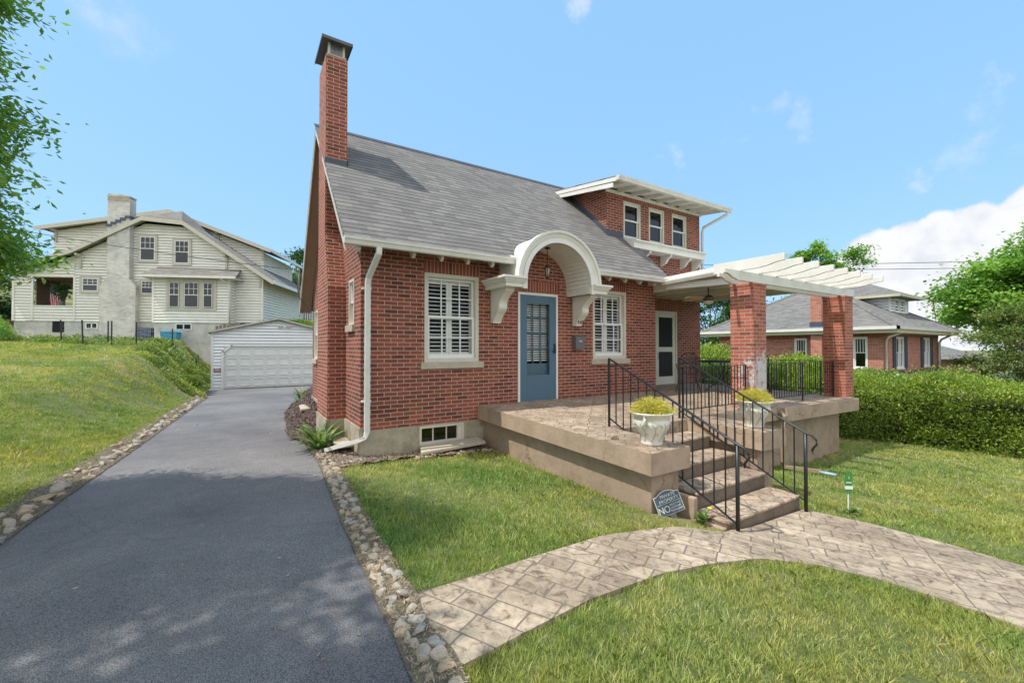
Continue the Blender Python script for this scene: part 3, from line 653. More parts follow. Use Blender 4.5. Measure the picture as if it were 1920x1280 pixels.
# front door (storm door over a multi-pane door)
d_ = MB(); frame_ring(d_, FRONT, 2.87, 3.84, 0.004, 2.12, .045, -.02, .12, .001); fr_ = d_.build('door_frame', WHITE, house)
d_ = MB(); FRONT.box(d_, 2.80, 3.0, -.028, -.012, 0.006, 2.07); d_ = MB()
frame_ring(d_, FRONT, 2.915, 3.80, .008, 2.075, .165, -.012, .03, .50)
door = d_.build('door', BLUE, house, bevel=.004)
d_ = MB(); frame_ring(d_, FRONT, 3.0, 3.76, .03, 2.03, .09, .075, .11, .70)
for k in range(1, 3): FRONT.box(d_, 3.09 + .58 * k / 3 - .012, 3.09 + .58 * k / 3 + .012, .078, .1, .73, 1.94)
for k in range(1, 4): FRONT.box(d_, 3.09, 3.67, .08, .098, .73 + 1.21 * k / 4 - .012, .73 + 1.21 * k / 4 + .012)
FRONT.box(d_, 3.1, 3.66, .07, .08, .58, .64)
d_.build('inner_door', BLUE, door)
FRONT.box(MB(), 3.08, 3.64, .008, .012, .5, 1.92).build('storm_glass', GLASS, door)
d_ = MB(); zz = .78
while zz < 1.92: FRONT.box(d_, 3.1, 3.66, .125, .15, zz, zz + .022); zz += .045
d_.build('blind', WINW, door)
d_ = MB(); FRONT.box(d_, 3.735, 3.765, -.02, -.012, .93, 1.13); d_.tube([(3.75, -.02, 1.1), (3.75, -.06, 1.09), (3.74, -.065, 1.0), (3.755, -.05, .93)], .009, 6); d_.tube([(3.745, -.02, .99), (3.70, -.055, .97), (3.67, -.055, .975)], .008, 6)
d_.build('handle', BLACK, door)
# side door under the porch roof
d_ = MB(); frame_ring(d_, BACKF, 7.95, 8.89, 0.004, 2.06, .05, -.02, .1, .001); d_.build('door_frame', CREAM, house)
d_ = MB(); frame_ring(d_, BACKF, 8.0, 8.84, .02, 2.01, .12, .0, .04, .22); BACKF.box(d_, 8.12, 8.72, .001, .039, .93, 1.06)
sdo = d_.build('screen_door', PORCHW, house); BACKF.box(MB(), 8.12, 8.72, .02, .024, .24, 1.9).build('screen', DARK, sdo)
d_ = MB()
for k in range(12): BACKF.box(d_, 8.12, 8.72, .012, .016, .25 + k * .057, .254 + k * .057)
for k in range(11): BACKF.box(d_, 8.12 + .054 * k, 8.124 + .054 * k, .013, .017, .24, .93)
d_.build('grille', DMETAL, sdo)
BACKF.p(0, 0, 0); MB().tube([(8.05, .88, .9), (8.05, .85, .88), (8.05, .85, .76), (8.05, .88, .74)], .007, 6).build('handle', BLACK, sdo)

# main roof
def slab(pts, t, name, mat, parent=house, under=None):
    m = MB(); m.prism([tuple(p) for p in pts], (0, 0, -t)); return m.build(name, mat, parent)
xl = lambda y: -.38 + .05 * (y + .45) / 3.3
roof = MB()
def nw(y): return math.sqrt(max(.80 ** 2 - (rz(y) - .10 - 2.215) ** 2, .02))
ny = [EY + .48 * k / 8 for k in range(9)]
roof.prism([(xl(EY), EY, EZ)] + [(3.335 - nw(y), y, rz(y)) for y in ny] + [(3.335 + nw(y), y, rz(y)) for y in ny[::-1]] + [(6.9, EY, EZ), (6.98, .895, rz(.895)), (6.98, 1.3, rz(1.3)), (10.2, 1.3, rz(1.3)), (10.2, RY, RZ), (-.33, RY, RZ)], (0, 0, -.09))
roof.prism([(-.33, RY + .001, RZ), (10.2, RY + .001, RZ), (10.2, BY, BZ), (-.33, BY, BZ)], (0, 0, -.09))
roofo = roof.build('roof', SH, house)
m = MB(); m.prism([(-.36, RY - .09, rz(RY - .09) + .012), (10.2, RY - .09, rz(RY - .09) + .012), (10.2, RY, RZ + .015), (-.36, RY, RZ + .015)], (0, 0, .006)); m.build('ridge_cap', DMETAL, roofo)
# rake boards and soffit along the left gable
m = MB()
for (a, az, b, bz, xa, xb, hh) in ((EY, EZ, RY, RZ, xl(EY), -.33, .11), (BY, BZ, RY, RZ, -.33, -.33, .16)):
    m.prism([(xa - .0, a, az - .094), (xb - .0, b, bz - .094), (xb - .0, b, bz - .09 - hh), (xa - .0, a, az - .09 - hh)], (.022, 0, 0))
m.build('rake_board', CREAM, roofo)
m = MB()
m.prism([(-.355, EY + .1, rz(EY + .1) - .12), (XW, EY + .1, rz(EY + .1) - .12), (XW, RY, RZ - .12), (-.33, RY, RZ - .12)], (0, 0, -.02))
m.prism([(-.33, BY, BZ - .12), (XW, BY, BZ - .12), (XW, RY, RZ - .12), (-.33, RY, RZ - .12)], (0, 0, -.02))
m.build('rake_soffit', SOFF, roofo)
# eave: rafter tails, boards, gutter
for i in range(15):
    x = .16 + i * .475 if i else -.2
    if 2.5 < x < 4.15: continue
    m = MB(); m.prism([(x, 0, rz(0) - .1), (x, EY + .03, rz(EY + .03) - .1), (x, EY + .03, rz(EY + .03) - .17), (x, EY + .08, rz(EY + .08) - .25), (x, 0, rz(0) - .26)], (.05, 0, 0)); m.build('rafter_tail', CREAM, roofo)
def gutter(x0, x1, y, z, parent, name='gutter', axis='x', s=1):
    prof = [(0, 0), (-.125 * s, 0), (-.125 * s, -.03), (-.11 * s, -.045), (-.095 * s, -.1), (0, -.1)]
    m = MB()
    if axis == 'x': m.prism([(x0, y + a, z + b) for a, b in prof], (x1 - x0, 0, 0))
    else: m.prism([(y + a, x0, z + b) for a, b in prof], (0, x1 - x0, 0))
    if axis == 'x': m.box(x0, x1, y - .002, y - .128 * s, z + .0005, z + .008)
    return m.build(name, GUT, parent, bevel=.004)
gutter(-.40, 2.52, EY + .01, EZ - .004, roofo); gutter(4.13, 6.86, EY + .01, EZ - .004, roofo)
# downspout at the corner
m = MB(); P = [(.05, -.50, 2.53), (.05, -.48, 2.45), (.0, -.18, 2.15), (-.0, -.13, 2.05), (0, -.12, 1.9), (0, -.12, -.22)]
m.tube([(.09, -.505, 2.54), (.09, -.50, 2.44), (.03, -.16, 2.13), (.025, -.115, 2.02), (.025, -.11, 1.0), (.025, -.11, -.25), (.0, -.12, -.33), (-.08, -.06, -.38), (-.46, .5, -.585)], .055, 4, .8, flat=True)
m.build('downspout', GUT, house, bevel=.004)
for z in (1.95, .2): MB().box(-.045, .095, -.075, .0, z, z + .03).build('downspout_strap', GUT, house)

# chimney with stepped shoulders
CX0, CX1 = -.345, .03
m = MB()
def chim(m, x0, x1, y0, y1, z0, z1, top=False):
    m.box(x0, x1, y0, y1, z0, z1)
m.box(CX0, XW + .02, 1.14, 2.25, -.2, 2.12)
m.prism([(CX0, 1.14, 2.12), (CX0, 2.25, 2.12), (CX0, 2.25, 3.1), (CX0, 1.48, 3.1)], (-CX0 + XW + .02, 0, 0))
m.box(CX0, CX1, 1.48, 2.25, 3.1, 6.42)
chm = m.build('chimney', BRC, house)
m = MB(); m.box(CX0 - .02, XW + .0, 1.12, 2.26, -1.0, -.2); m.build('chimney_foundation', CONC, chm)
m = MB(); m.prism([(CX0 + .02, 1.50, 6.42), (CX1 - .02, 1.50, 6.42), (CX1 - .02, 2.23, 6.42), (CX0 + .02, 2.23, 6.42)], (0, 0, .04)); m.build('chimney_crown', SILLC, chm)
m = MB()   # cap: mesh cage and a flat sheet-metal hood
for k in range(13): x = CX0 + .05 + (CX1 - CX0 - .1) * k / 12; m.tube([(x, 1.54, 6.46), (x, 1.54, 6.66)], .004, 4)
for k in range(6): z = 6.47 + .035 * k; m.tube([(CX0 + .05, 1.54, z), (CX1 - .05, 1.54, z)], .004, 4)
for k in range(22): y = 1.54 + .66 * k / 21; m.tube([(CX0 + .05, y, 6.46), (CX0 + .05, y, 6.66)], .004, 4)
m.build('spark_screen', GREYM, chm)
m = MB()
for x in (CX0 + .06, CX1 - .06):
    for y in (1.55, 2.18): m = MB(); m.box(x - .02, x + .02, y - .02, y + .02, 6.46, 6.68); m.build('cap_post', CREAM, chm)
m = MB(); m.prism([(CX0 - .07, 1.42, 6.68), (CX1 + .07, 1.42, 6.68), (CX1 + .07, 2.32, 6.68), (CX0 - .07, 2.32, 6.68)], (0, 0, .03)); m.box(CX0 - .08, CX1 + .08, 1.41, 1.42, 6.66, 6.715); m.box(CX0 - .08, CX0 - .07, 1.42, 2.33, 6.66, 6.715); m.box(CX1 + .07, CX1 + .08, 1.42, 2.33, 6.66, 6.715)
m.build('chimney_cap', DMETAL, chm)
m = MB(); m.box(CX0 - .012, CX1 + .012, 1.465, 1.48, rz(1.46) - .06, rz(1.46) + .10); m.prism([(CX1, 1.465, rz(1.46) - .06), (CX1, 2.25, rz(2.25) - .06), (CX1, 2.25, rz(2.25) + .1), (CX1, 1.465, rz(1.46) + .1)], (.012, 0, 0)); m.build('flashing', FLASH, chm)

# dormer roof
m = MB(); dz0, dz1 = 5.08, 5.50; DY0, DY1 = .22, 2.95
m.prism([(5.78, DY0, dz0), (10.36, DY0, dz0), (10.36, DY1, dz1), (5.78, DY1, dz1)], (0, 0, -.035)); dro = m.build('dormer_roof', SH, house)
m = MB(); sl = (dz1 - dz0) / (DY1 - DY0)
m.prism([(5.78, DY0 - .012, dz0 - .04), (5.78, DY1, dz1 - .04), (5.78, DY1, dz1 - .13), (5.78, DY0 - .012, dz0 - .13)], (-.022, 0, 0))
m.prism([(5.80, DY0 + .1, dz0 - .14), (5.80, DY1 - .1, dz1 - .14), (5.80, DY1 - .1, dz1 - .24), (5.80, DY0 + .1, dz0 - .24)], (-.03, 0, 0))
m.build('barge_board', WHITE, dro)
m = MB(); m.prism([(5.78, DY0, dz0 - .045), (10.36, DY0, dz0 - .045), (10.36, DY1, dz1 - .045), (5.78, DY1, dz1 - .045)], (0, 0, -.02)); m.build('soffit', WHITE, dro)
for k in range(9):
    x = 6.02 + k * .5; m = MB(); m.prism([(x, .9, dz0 + sl * .68 - .066), (x, DY0 + .03, dz0 - .066), (x, DY0 + .03, dz0 - .14), (x, .9, dz0 + sl * .68 - .17)], (.045, 0, 0)); m.build('rafter_tail', WHITE, dro)
m = MB(); m.box(6.1, 10.05, .87, .899, 4.98, 5.06); m.build('frieze_board', WHITE, dro)
gutter(5.76, 10.38, DY0 + .0, dz0 - .02, dro)
m = MB(); m.tube([(10.25, DY0 - .06, 4.98), (10.25, DY0 - .05, 4.9), (10.02, .78, 4.62), (10.05, .84, 4.5), (10.05, .85, 2.75)], .04, 8); m.build('downspout', GUT, dro)
m = MB(); m.prism([(6.145, .88, rz(.88) + .01), (6.145, 2.5, rz(2.5) + .01), (6.145, 2.5, rz(2.5) + .14), (6.145, .88, rz(.88) + .14)], (-.012, 0, 0)); m.box(6.13, 6.72, .885, .898, rz(.9) + .0, rz(.9) + .12)
m.build('flashing', FLASH, dro)
# long shelf under the dormer windows
m = MB(); m.prism([(6.72, .898, 3.90), (6.72, .44, 3.76), (6.72, .44, 3.73), (6.72, .52, 3.73), (6.72, .52, 3.57), (6.72, .898, 3.57)], (2.98, 0, 0)); shf = m.build('window_shelf', WHITE, house, bevel=.006)
for x in (7.35, 8.2, 9.05, 9.6):
    m = MB(); m.prism([(x, .898, 3.568), (x, .56, 3.568), (x, .56, 3.52), (x, .66, 3.46), (x, .74, 3.36), (x, .898, 3.30)], (.07, 0, 0)); m.build('bracket', WHITE, shf)

# arched hood over the door
AX, AZ, AR, AY0 = 3.335, 2.215, .755, -.72
m = MB(); S = 40
def arcpts(r, y, a0=0, a1=math.pi, s=S): return [(AX - r * math.cos(a0 + (a1 - a0) * i / s), y, AZ + r * math.sin(a0 + (a1 - a0) * i / s)) for i in range(s + 1)]
def arch_sweep(m, prof, legs=.12):
    """profile points (radius, y) swept round the arch, with short straight legs"""
    n = len(prof); rows = []
    rows.append([(AX - r, y, AZ - legs) for r, y in prof])
    for i in range(S + 1):
        a = math.pi * i / S; rows.append([(AX - r * math.cos(a), y, AZ + r * math.sin(a)) for r, y in prof])
    rows.append([(AX + r, y, AZ - legs) for r, y in prof])
    vs = [p for rr in rows for p in rr]
    fs = [(j * n + i, (j + 1) * n + i, (j + 1) * n + (i + 1) % n, j * n + (i + 1) % n) for j in range(len(rows) - 1) for i in range(n)]
    m.add(vs, fs, False)
arch_sweep(m, [(AR, AY0), (AR, -.003), (AR + .06, -.003), (AR + .06, AY0)])
can = m.build('door_hood', WHITE, house)
m = MB(); arch_sweep(m, [(AR, AY0 - .001), (AR + .085, AY0 - .001), (AR + .085, AY0 - .02), (AR + .12, AY0 - .035), (AR + .165, AY0 - .05), (AR + .17, AY0 - .075), (AR + .215, AY0 - .08), (AR + .215, AY0 + .05), (AR + .07, AY0 + .05), (AR + .07, AY0 - .0)][::-1], .0)
arch_sweep(m, [(AR - .004, AY0 - .03), (AR + .08, AY0 - .03), (AR + .08, AY0), (AR - .004, AY0)][::-1], .14)
m.build('archivolt', WHITE, can)
m = MB()
for i in range(30):     # beaded boards of the barrel ceiling
    a0 = math.pi * i / 30; a1 = math.pi * (i + .9) / 30; r = AR - .012
    m.add([(AX - r * math.cos(a0), AY0 + .02, AZ + r * math.sin(a0)), (AX - r * math.cos(a1), AY0 + .02, AZ + r * math.sin(a1)), (AX - r * math.cos(a1), -.004, AZ + r * math.sin(a1)), (AX - r * math.cos(a0), -.004, AZ + r * math.sin(a0))], [(3, 2, 1, 0)])
for sx in (-1, 1):
    for k in range(3): m.box(AX + sx * (AR - .012), AX + sx * (AR - .002), AY0 + .02, -.004, AZ - .115 + k * .04, AZ - .08 + k * .04)
m.build('ceiling_boards', WHITE, can)
# saddle of roof running from the hood back into the slope, and its white cheeks
m = MB(); ro = AR + .15; rows = []
for i in range(25):
    a = math.pi * i / 24; x = AX - ro * math.cos(a); z = AZ + .03 + ro * math.sin(a); yb = (z - EZ) / KS + EY + .25; rows.append([(x, AY0 + .05, z), (x, max(yb, AY0 + .1), z)])
m.add([p for r_ in rows for p in r_], [(2 * j, 2 * j + 1, 2 * j + 3, 2 * j + 2) for j in range(24)], True)
m.build('hood_roof', WHITE, can)
for sx in (-1, 1):
    xo = AX + sx * (AR + .07); m = MB()
    m.prism([(xo, AY0 + .03, AZ - .12), (xo, -.003, AZ - .12), (xo, -.003, 2.95), (xo, -.3, 2.74), (xo, AY0 + .03, 2.60)], (sx * .05, 0, 0)); m.build('hood_cheek', WHITE, can)
    cx = AX + sx * .985
    prof = [(0, .0), (.0, .06), (.03, .08), (.055, .11), (.085, .125), (.085, .165), (.0, .165)]
    zb = AZ - .12
    m = MB()
    x0, x1 = cx - .20, cx + .20
    for (e, za, zb2) in ((0.0, 0, .07), (.025, .07, .10), (.05, .10, .135), (.08, .135, .175)):
        m.box(x0 - (e if sx < 0 else -.002), x1 + (e if sx > 0 else -.002), AY0 - .02 - e, -.004, zb + za, zb + zb2 + .0005)
    m.build('cornice_block', WHITE, can, bevel=.004)
    # scrolled bracket in profile
    p = [(-.004, zb - .002), (-.56, zb - .002), (-.56, zb - .05)]
    for i in range(9): t = i / 8; p.append((-.52 + .20 * math.sin(t * math.pi / 2) - .0, zb - .07 - .20 * t))
    for i in range(1, 9): t = i / 8; p.append((-.32 - .03 * math.sin(t * math.pi) + .06 * t, zb - .27 - .14 * t))
    for i in range(1, 8): t = i / 7; p.append((-.26 + .15 * t ** .8, zb - .41 - .17 * t))
    p += [(-.11, zb - .60), (-.004, zb - .60)]
    m = MB(); m.prism([(cx - .085, a, b) for a, b in p], (.17, 0, 0)); br_ = m.build('bracket', WHITE, can, bevel=.005)
    m = MB(); q = [(a * .8 - .03, (b - zb) * .8 + zb - .05) for a, b in p[3:-2]]
    m.tube([(cx - .088, a, b) for a, b in q], .007, 4); m.tube([(cx - .088, -.04, zb - .05), (cx - .088, -.04, zb - .52)], .007, 4); m.build('bracket_moulding', CREAM, br_)

def text(s, size, M, mat, name, parent, local=False, ext=.002, align='CENTER', sx=1):
    c = bpy.data.curves.new('t', 'FONT'); c.body = s; c.size = size; c.extrude = ext; c.align_x = align; c.align_y = 'CENTER'
    o = bpy.data.objects.new('t', c); COL.objects.link(o); dg = bpy.context.evaluated_depsgraph_get(); me = bpy.data.meshes.new_from_object(o.evaluated_get(dg))
    bpy.data.objects.remove(o); me.transform(M @ Matrix.Diagonal((sx, 1, 1, 1)))
    if parent is not None and not local:
        off = Vector((0, 0, 0)); p = parent
        while p is not None: off += p.location; p = p.parent
        me.transform(Matrix.Translation(-off))
    me.materials.clear(); me.materials.append(mat); me.name = name
    ob = bpy.data.objects.new(name, me); COL.objects.link(ob); ob.parent = parent; return ob
FACE = Matrix.Rotation(R(90), 4, 'X')
text('125', .12, Matrix.Translation((AX + .985, -.175, AZ - .12 - .505)) @ FACE, BLACK, 'house_number', can, ext=.006)

# ---------------------------------------------------------------- lantern, mailbox
ln = thing('pendant_lantern', (3.30, -.38, 2.35), 'small dark hanging lantern with glass sides under the arched door hood', 'lantern')
m = MB(); m.lathe([(.055, 0), (.05, .02), (.015, .035), (.008, .04)][::-1], (3.30, -.38, 2.93), 16); m.tube([(3.30, -.38, 2.93), (3.30, -.38, 2.62)], .007, 6); m.build('stem', BLACK, ln)
m = MB(); m.lathe([(.03, 0), (.055, .17)], (3.30, -.38, 2.39), 6); m.build('glass_shade', LANTG, ln)
m = MB()
for k in range(6):
    a = 2 * math.pi * k / 6; m.tube([(3.30 + .032 * math.cos(a), -.38 + .032 * math.sin(a), 2.385), (3.30 + .059 * math.cos(a), -.38 + .059 * math.sin(a), 2.565)], .005, 4)
m.lathe([(.066, 0), (.05, .03), (.02, .055), (.008, .075)], (3.30, -.38, 2.56), 12); m.lathe([(.008, -.03), (.036, 0), (.036, .008)], (3.30, -.38, 2.385), 12); m.build('cage', BLACK, ln)
mbx = thing('mailbox', (4.35, -.08, 1.0), 'dark grey wall mailbox with pale oval badge right of the blue door', 'mailbox')
m = MB(); m.prism([(4.24, -.003, 1.0), (4.24, -.11, 1.0), (4.24, -.12, 1.04), (4.24, -.12, 1.25), (4.24, -.003, 1.30)], (.24, 0, 0)); m.build('body', MBOX, mbx, bevel=.008)
m = MB(); m.prism([(4.235, -.003, 1.302), (4.235, -.125, 1.252), (4.235, -.13, 1.20), (4.235, -.135, 1.20), (4.235, -.132, 1.262), (4.235, -.003, 1.315)], (.25, 0, 0)); m.build('lid', MBOX, mbx)
m = MB(); m.lathe([(.001, 0), (.045, 0), (.045, .004), (.001, .004)], (0, 0, 0), 20); m.v = [(4.36 + v[0] * 1.3, -.122 - v[2], 1.19 + v[1] * .75) for v in m.v]; m.build('badge', CREAM, mbx)

# ---------------------------------------------------------------- raised deck with its stair arms
def dk(y): return -.0 + .0155 * min(y, 0)    # the top falls gently to the front
deck = thing('raised_patio', (4, -2, -1), 'tan stamped concrete patio on brown rendered walls in front of the brick house', 'patio')
T = .235
m = MB()
def dslab(x0, x1, y0, y1, t=T, gap=0): m.prism([(x0, y0, dk(y0)), (x1, y0, dk(y0)), (x1, y1, dk(y1)), (x0, y1, dk(y1))], (0, 0, -t))
m.prism([(2.0, -.003, 0), (2.0, -3.87, dk(-3.87)), (2.65, -3.87, dk(-3.87)), (2.65, -2.80, dk(-2.8)), (4.12, -2.80, dk(-2.8)), (4.12, -3.92, dk(-3.92)), (4.70, -3.92, dk(-3.92)), (4.70, -2.78, dk(-2.8)), (9.78, -2.98, dk(-2.98)), (9.78, .897, 0), (6.873, .897, 0), (6.873, -.003, 0)], (0, 0, -T))
m.build('slab', DECKM, deck)
m = MB()   # painted nosing faces stand 3 mm proud of the slab edges
def face(a, b, t=T, dt=.004, off=.003):
    d = Vector((b[0] - a[0], b[1] - a[1], 0)).normalized(); n = Vector((d.y, -d.x, 0)) * off
    m.prism([(a[0], a[1], dk(a[1]) - dt), (b[0], b[1], dk(b[1]) - dt), (b[0], b[1], dk(b[1]) - t - .002), (a[0], a[1], dk(a[1]) - t - .002)], tuple(n))
face((2.0, -.003), (2.0, -3.87)); face((2.0, -3.873), (2.65, -3.873)); face((2.65, -3.87), (2.65, -2.8)); face((4.12, -2.8), (4.12, -3.92)); face((4.12, -3.923), (4.70, -3.923)); face((4.7, -2.79), (9.78, -2.985))
m.build('slab_edge', TAN, deck)
m = MB()
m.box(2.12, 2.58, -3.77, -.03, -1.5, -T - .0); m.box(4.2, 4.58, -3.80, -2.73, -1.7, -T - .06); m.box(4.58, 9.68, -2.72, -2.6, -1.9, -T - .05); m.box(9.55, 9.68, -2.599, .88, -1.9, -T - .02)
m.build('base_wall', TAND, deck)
m = MB(); m.prism([(6.85, -2.86, -.05), (9.79, -3.0, -.05), (9.79, -3.06, -.06), (6.85, -2.95, -.06)], (0, 0, -.26)); m.prism([(6.83, -2.7, -.052), (6.83, -2.96, -.06), (6.83, -2.99, -.2), (6.83, -2.93, -.3), (6.83, -2.7, -.3)], (-.06, 0, 0))
m.build('cracked_lip', TAN, deck, bevel=.008)
# steps
steps = thing('front_steps', (3.4, -3.5, -.95), 'five stamped concrete steps with stained risers leading up between two iron railings', 'steps')
fronts = [(-2.80, -.043), (-3.19, -.215), (-3.58, -.39), (-3.96, -.565), (-4.35, -.74)]
for i in range(1, 5):
    y0, z0 = fronts[i]; x0 = 2.66 if i < 3 else (2.66 if i == 3 else 2.60); x1 = 4.11 if i < 4 else 4.14
    m = MB(); yb = fronts[i - 1][0] + .001
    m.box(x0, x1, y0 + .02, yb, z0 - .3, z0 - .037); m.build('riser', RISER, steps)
    m = MB(); m.box(x0 - .002, x1 + .002, y0, yb - .0005, z0 - .035, z0); m.build('tread', DECKM, steps, bevel=.012)
m = MB(); m.box(2.53, 2.60, -4.0, -3.6, -1.1, -.585); m.box(2.53, 2.599, -4.33, -4.001, -1.1, -.80); m.build('side_curb', TAN, steps, bevel=.01)

def railing(x, name, label, y_top, y_bot, z_top, z_bot, nb=13):
    r = thing(name, (x, (y_top + y_bot) / 2, z_bot), label, 'railing', 'iron railings on the front steps')
    zt0, zt1 = z_top + .93, z_bot + .97
    def zl(y, a, b): return a + (b - a) * (y - y_top) / (y_bot - y_top)
    m = MB(); P = [(x, y_top + .0, zt0 + .006), (x, y_bot - .02, zt1 + .0), (x, y_bot - .07, zt1 - .015), (x, y_bot - .115, zt1 - .06), (x, y_bot - .12, zt1 - .11), (x, y_bot - .09, zt1 - .15), (x, y_bot - .07, zt1 - .19), (x, y_bot - .075, zt1 - .215)]
    m.tube(P, .019, 8, .65); m.build('handrail', BLACK, r)
    m = MB(); m.tube([(x, y_top, z_top + .12), (x, y_bot, z_bot + .16)], .014, 4, .6, flat=True); m.build('bottom_rail', BLACK, r)
    m = MB(); m.tube([(x, y_top, z_top - .0), (x, y_top, zt0)], .017, 4, flat=True); m.build('post', BLACK, r)
    m = MB(); m.tube([(x, y_bot, z_bot - .02), (x, y_bot, zt1 - .005)], .02, 8); m.build('post', BLACK, r)
    for k in range(1, nb + 1):
        y = y_top + (y_bot - y_top) * k / (nb + 1); m = MB(); m.tube([(x, y, zl(y, z_top + .12, z_bot + .16)), (x, y, zl(y, zt0, zt1))], .0085, 4, flat=True); m.build('baluster', BLACK, r)
    return r
railing(2.675, 'stair_railing', 'black iron railing along the left side of the front steps, nearest the driveway', -2.60, -4.40, -.04, -.92)
railing(4.10, 'stair_railing', 'black iron railing along the right side of the front steps, beside the right urn', -2.68, -4.42, -.04, -.95)
def porch_rail(a, b, label, zt=.74, zb=.08, n=20, posts=(0, 1), mid=None):
    a = Vector(a); b = Vector(b); r = thing('porch_railing', ((a.x + b.x) / 2, (a.y + b.y) / 2, 0), label, 'railing', 'low iron railings round the patio')
    def pt(t, z): p = a.lerp(b, t); return (p.x, p.y, z)
    m = MB(); m.tube([pt(0, zt), pt(1, zt)], .014, 4, .6, flat=True); m.build('top_rail', BLACK, r)
    m = MB(); m.tube([pt(0, zb), pt(1, zb)], .010, 4, flat=True); m.build('bottom_rail', BLACK, r)
    for t in list(posts) + ([mid] if mid else []): m = MB(); m.tube([pt(t, -.05), pt(t, zt)], .016, 4, flat=True); m.build('post', BLACK, r)
    for k in range(1, n): m = MB(); m.tube([pt(k / n, zb), pt(k / n, zt)], .0075, 4, flat=True); m.build('baluster', BLACK, r)
porch_rail((4.16, -2.70, 0), (5.96, -2.70, 0), 'black iron patio railing between the right stair post and the limed pillar', n=19, posts=(0, .98))
porch_rail((6.42, -2.66, 0), (9.59, -2.66, 0), 'black iron patio railing between the two brick pillars', n=33, posts=(.005, .995), mid=.54)
porch_rail((9.72, -2.35, 0), (9.72, .85, 0), 'black iron patio railing on the far right side behind the table', n=30)
# pillars
def pillar(x, y, z0, label, mat, gl=False):
    t = thing('brick_pillar', (x, y, z0), label, 'pillar', 'brick pillars of the porch')
    m = MB(); m.box(x, x + .42, y, y + .42, z0, 2.14); m.build('shaft', mat, t)
    m = MB(); m.box(x - .012, x + .432, y - .012, y + .432, 2.141, 2.20); m.build('top_course', mat, t, bevel=.012)
pillar(5.98, -2.82, -.044, 'brick porch pillar with white lime stains, nearer the front steps', BRP)
pillar(9.60, -2.88, -.045, 'clean red brick porch pillar at the outer right corner of the patio', BRQ)
# pergola / porch roof
pg = thing('pergola', (8, -1.2, 2.2), 'white timber pergola and flat porch roof resting on the brick pillars', 'pergola')
for (y, x0) in ((-2.80, 5.16), (-2.50, 5.48)):
    m = MB(); m.prism([(x0, y, 2.37), (10.35, y, 2.37), (10.35, y, 2.27), (10.22, y, 2.203), (x0 + .38, y, 2.203), (x0 + .33, y, 2.225), (x0 + .24, y, 2.235), (x0 + .13, y, 2.285), (x0 + .07, y, 2.30), (x0, y, 2.30)], (0, .05, 0)); m.build('beam', WHITE, pg, bevel=.004)
xsj = [5.62 + .59 * i for i in range(8)]
for x in xsj:
    yb = .86 if x > 6.7 else -2.30
    m = MB(); p = [(yb, 2.55), (-3.50, 2.55), (-3.50, 2.44), (-3.46, 2.435)]
    for i in range(1, 8): t = i / 7; p.append((-3.44 + .28 * t, 2.435 - .02 * math.sin(t * math.pi) * 0 - .05 * (3 * t * t - 2 * t ** 3)))
    p += [(-3.12, 2.374), (-3.10, 2.374), (yb, 2.374)]
    m.prism([(x, a, b) for a, b in p], (.045, 0, 0)); m.build('rafter', WHITE, pg, bevel=.003)
for k in range(8):
    x = 6.95 + k * .40 + .1; m = MB(); m.box(x, x + .04, -2.44, .86, 2.376, 2.50); m.build('ceiling_joist', PORCHW, pg)
m = MB(); m.box(6.66, 10.25, -2.44, .88, 2.551, 2.58); m.build('ceiling', PORCHW, pg)
m = MB(); m.prism([(6.62, .88, 2.62), (10.3, .88, 2.62), (10.3, -2.5, 2.72), (6.62, -2.5, 2.72)], (0, 0, -.03)); m.build('roof_sheet', WHITE, pg)
m = MB(); m.prism([(6.62, .0, 2.645), (6.62, -2.52, 2.735), (6.62, -2.52, 2.60), (6.62, 0, 2.52)], (-.02, 0, 0)); m.prism([(6.66, -.5, 2.52), (6.66, -2.45, 2.42), (6.66, -2.45, 2.3), (6.66, -.5, 2.38)], (-.03, 0, 0)); m.box(6.60, 10.3, -2.54, -2.52, 2.60, 2.735); m.build('fascia', WHITE, pg)
m = MB(); prof = [(0, 0), (-.11, 0), (-.11, -.03), (-.085, -.09), (0, -.09)]
va = [(6.60 + a, -.47, 2.565 + b) for a, b in prof]; vb = [(6.60 + a, -2.3, 2.62 + b) for a, b in prof]
m.add(va + vb, [tuple(range(5)), (9, 8, 7, 6, 5)] + [(i, (i + 1) % 5, (i + 1) % 5 + 5, i + 5) for i in range(5)]); m.build('gutter', GUT, pg)
# ceiling fan
cf = thing('ceiling_fan', (7.25, -1.15, 2.1), 'ceiling fan with tan wooden blades under the porch roof', 'fan')
m = MB(); m.tube([(7.25, -1.15, 2.40), (7.25, -1.15, 2.2)], .015, 8); m.lathe([(.05, 0), (.11, .02), (.12, .07), (.06, .12), (.02, .13)], (7.25, -1.15, 2.10), 20); m.build('motor', DMETAL, cf)
m = MB(); m.lathe([(.02, -.09), (.09, -.06), (.11, -.01), (.1, 0)], (7.25, -1.15, 2.10), 20); m.build('light_bowl', CREAM, cf)
for k in range(5):
    a = 2 * math.pi * (k + .3) / 5; M = Matrix.Translation((7.25, -1.15, 2.15)) @ Matrix.Rotation(a, 4, 'Z') @ Matrix.Rotation(R(13), 4, 'X')
    m = MB(); m.box(.14, .60, -.065, .065, -.004, .004, M=M); m.build('blade', FAN, cf, bevel=.003)
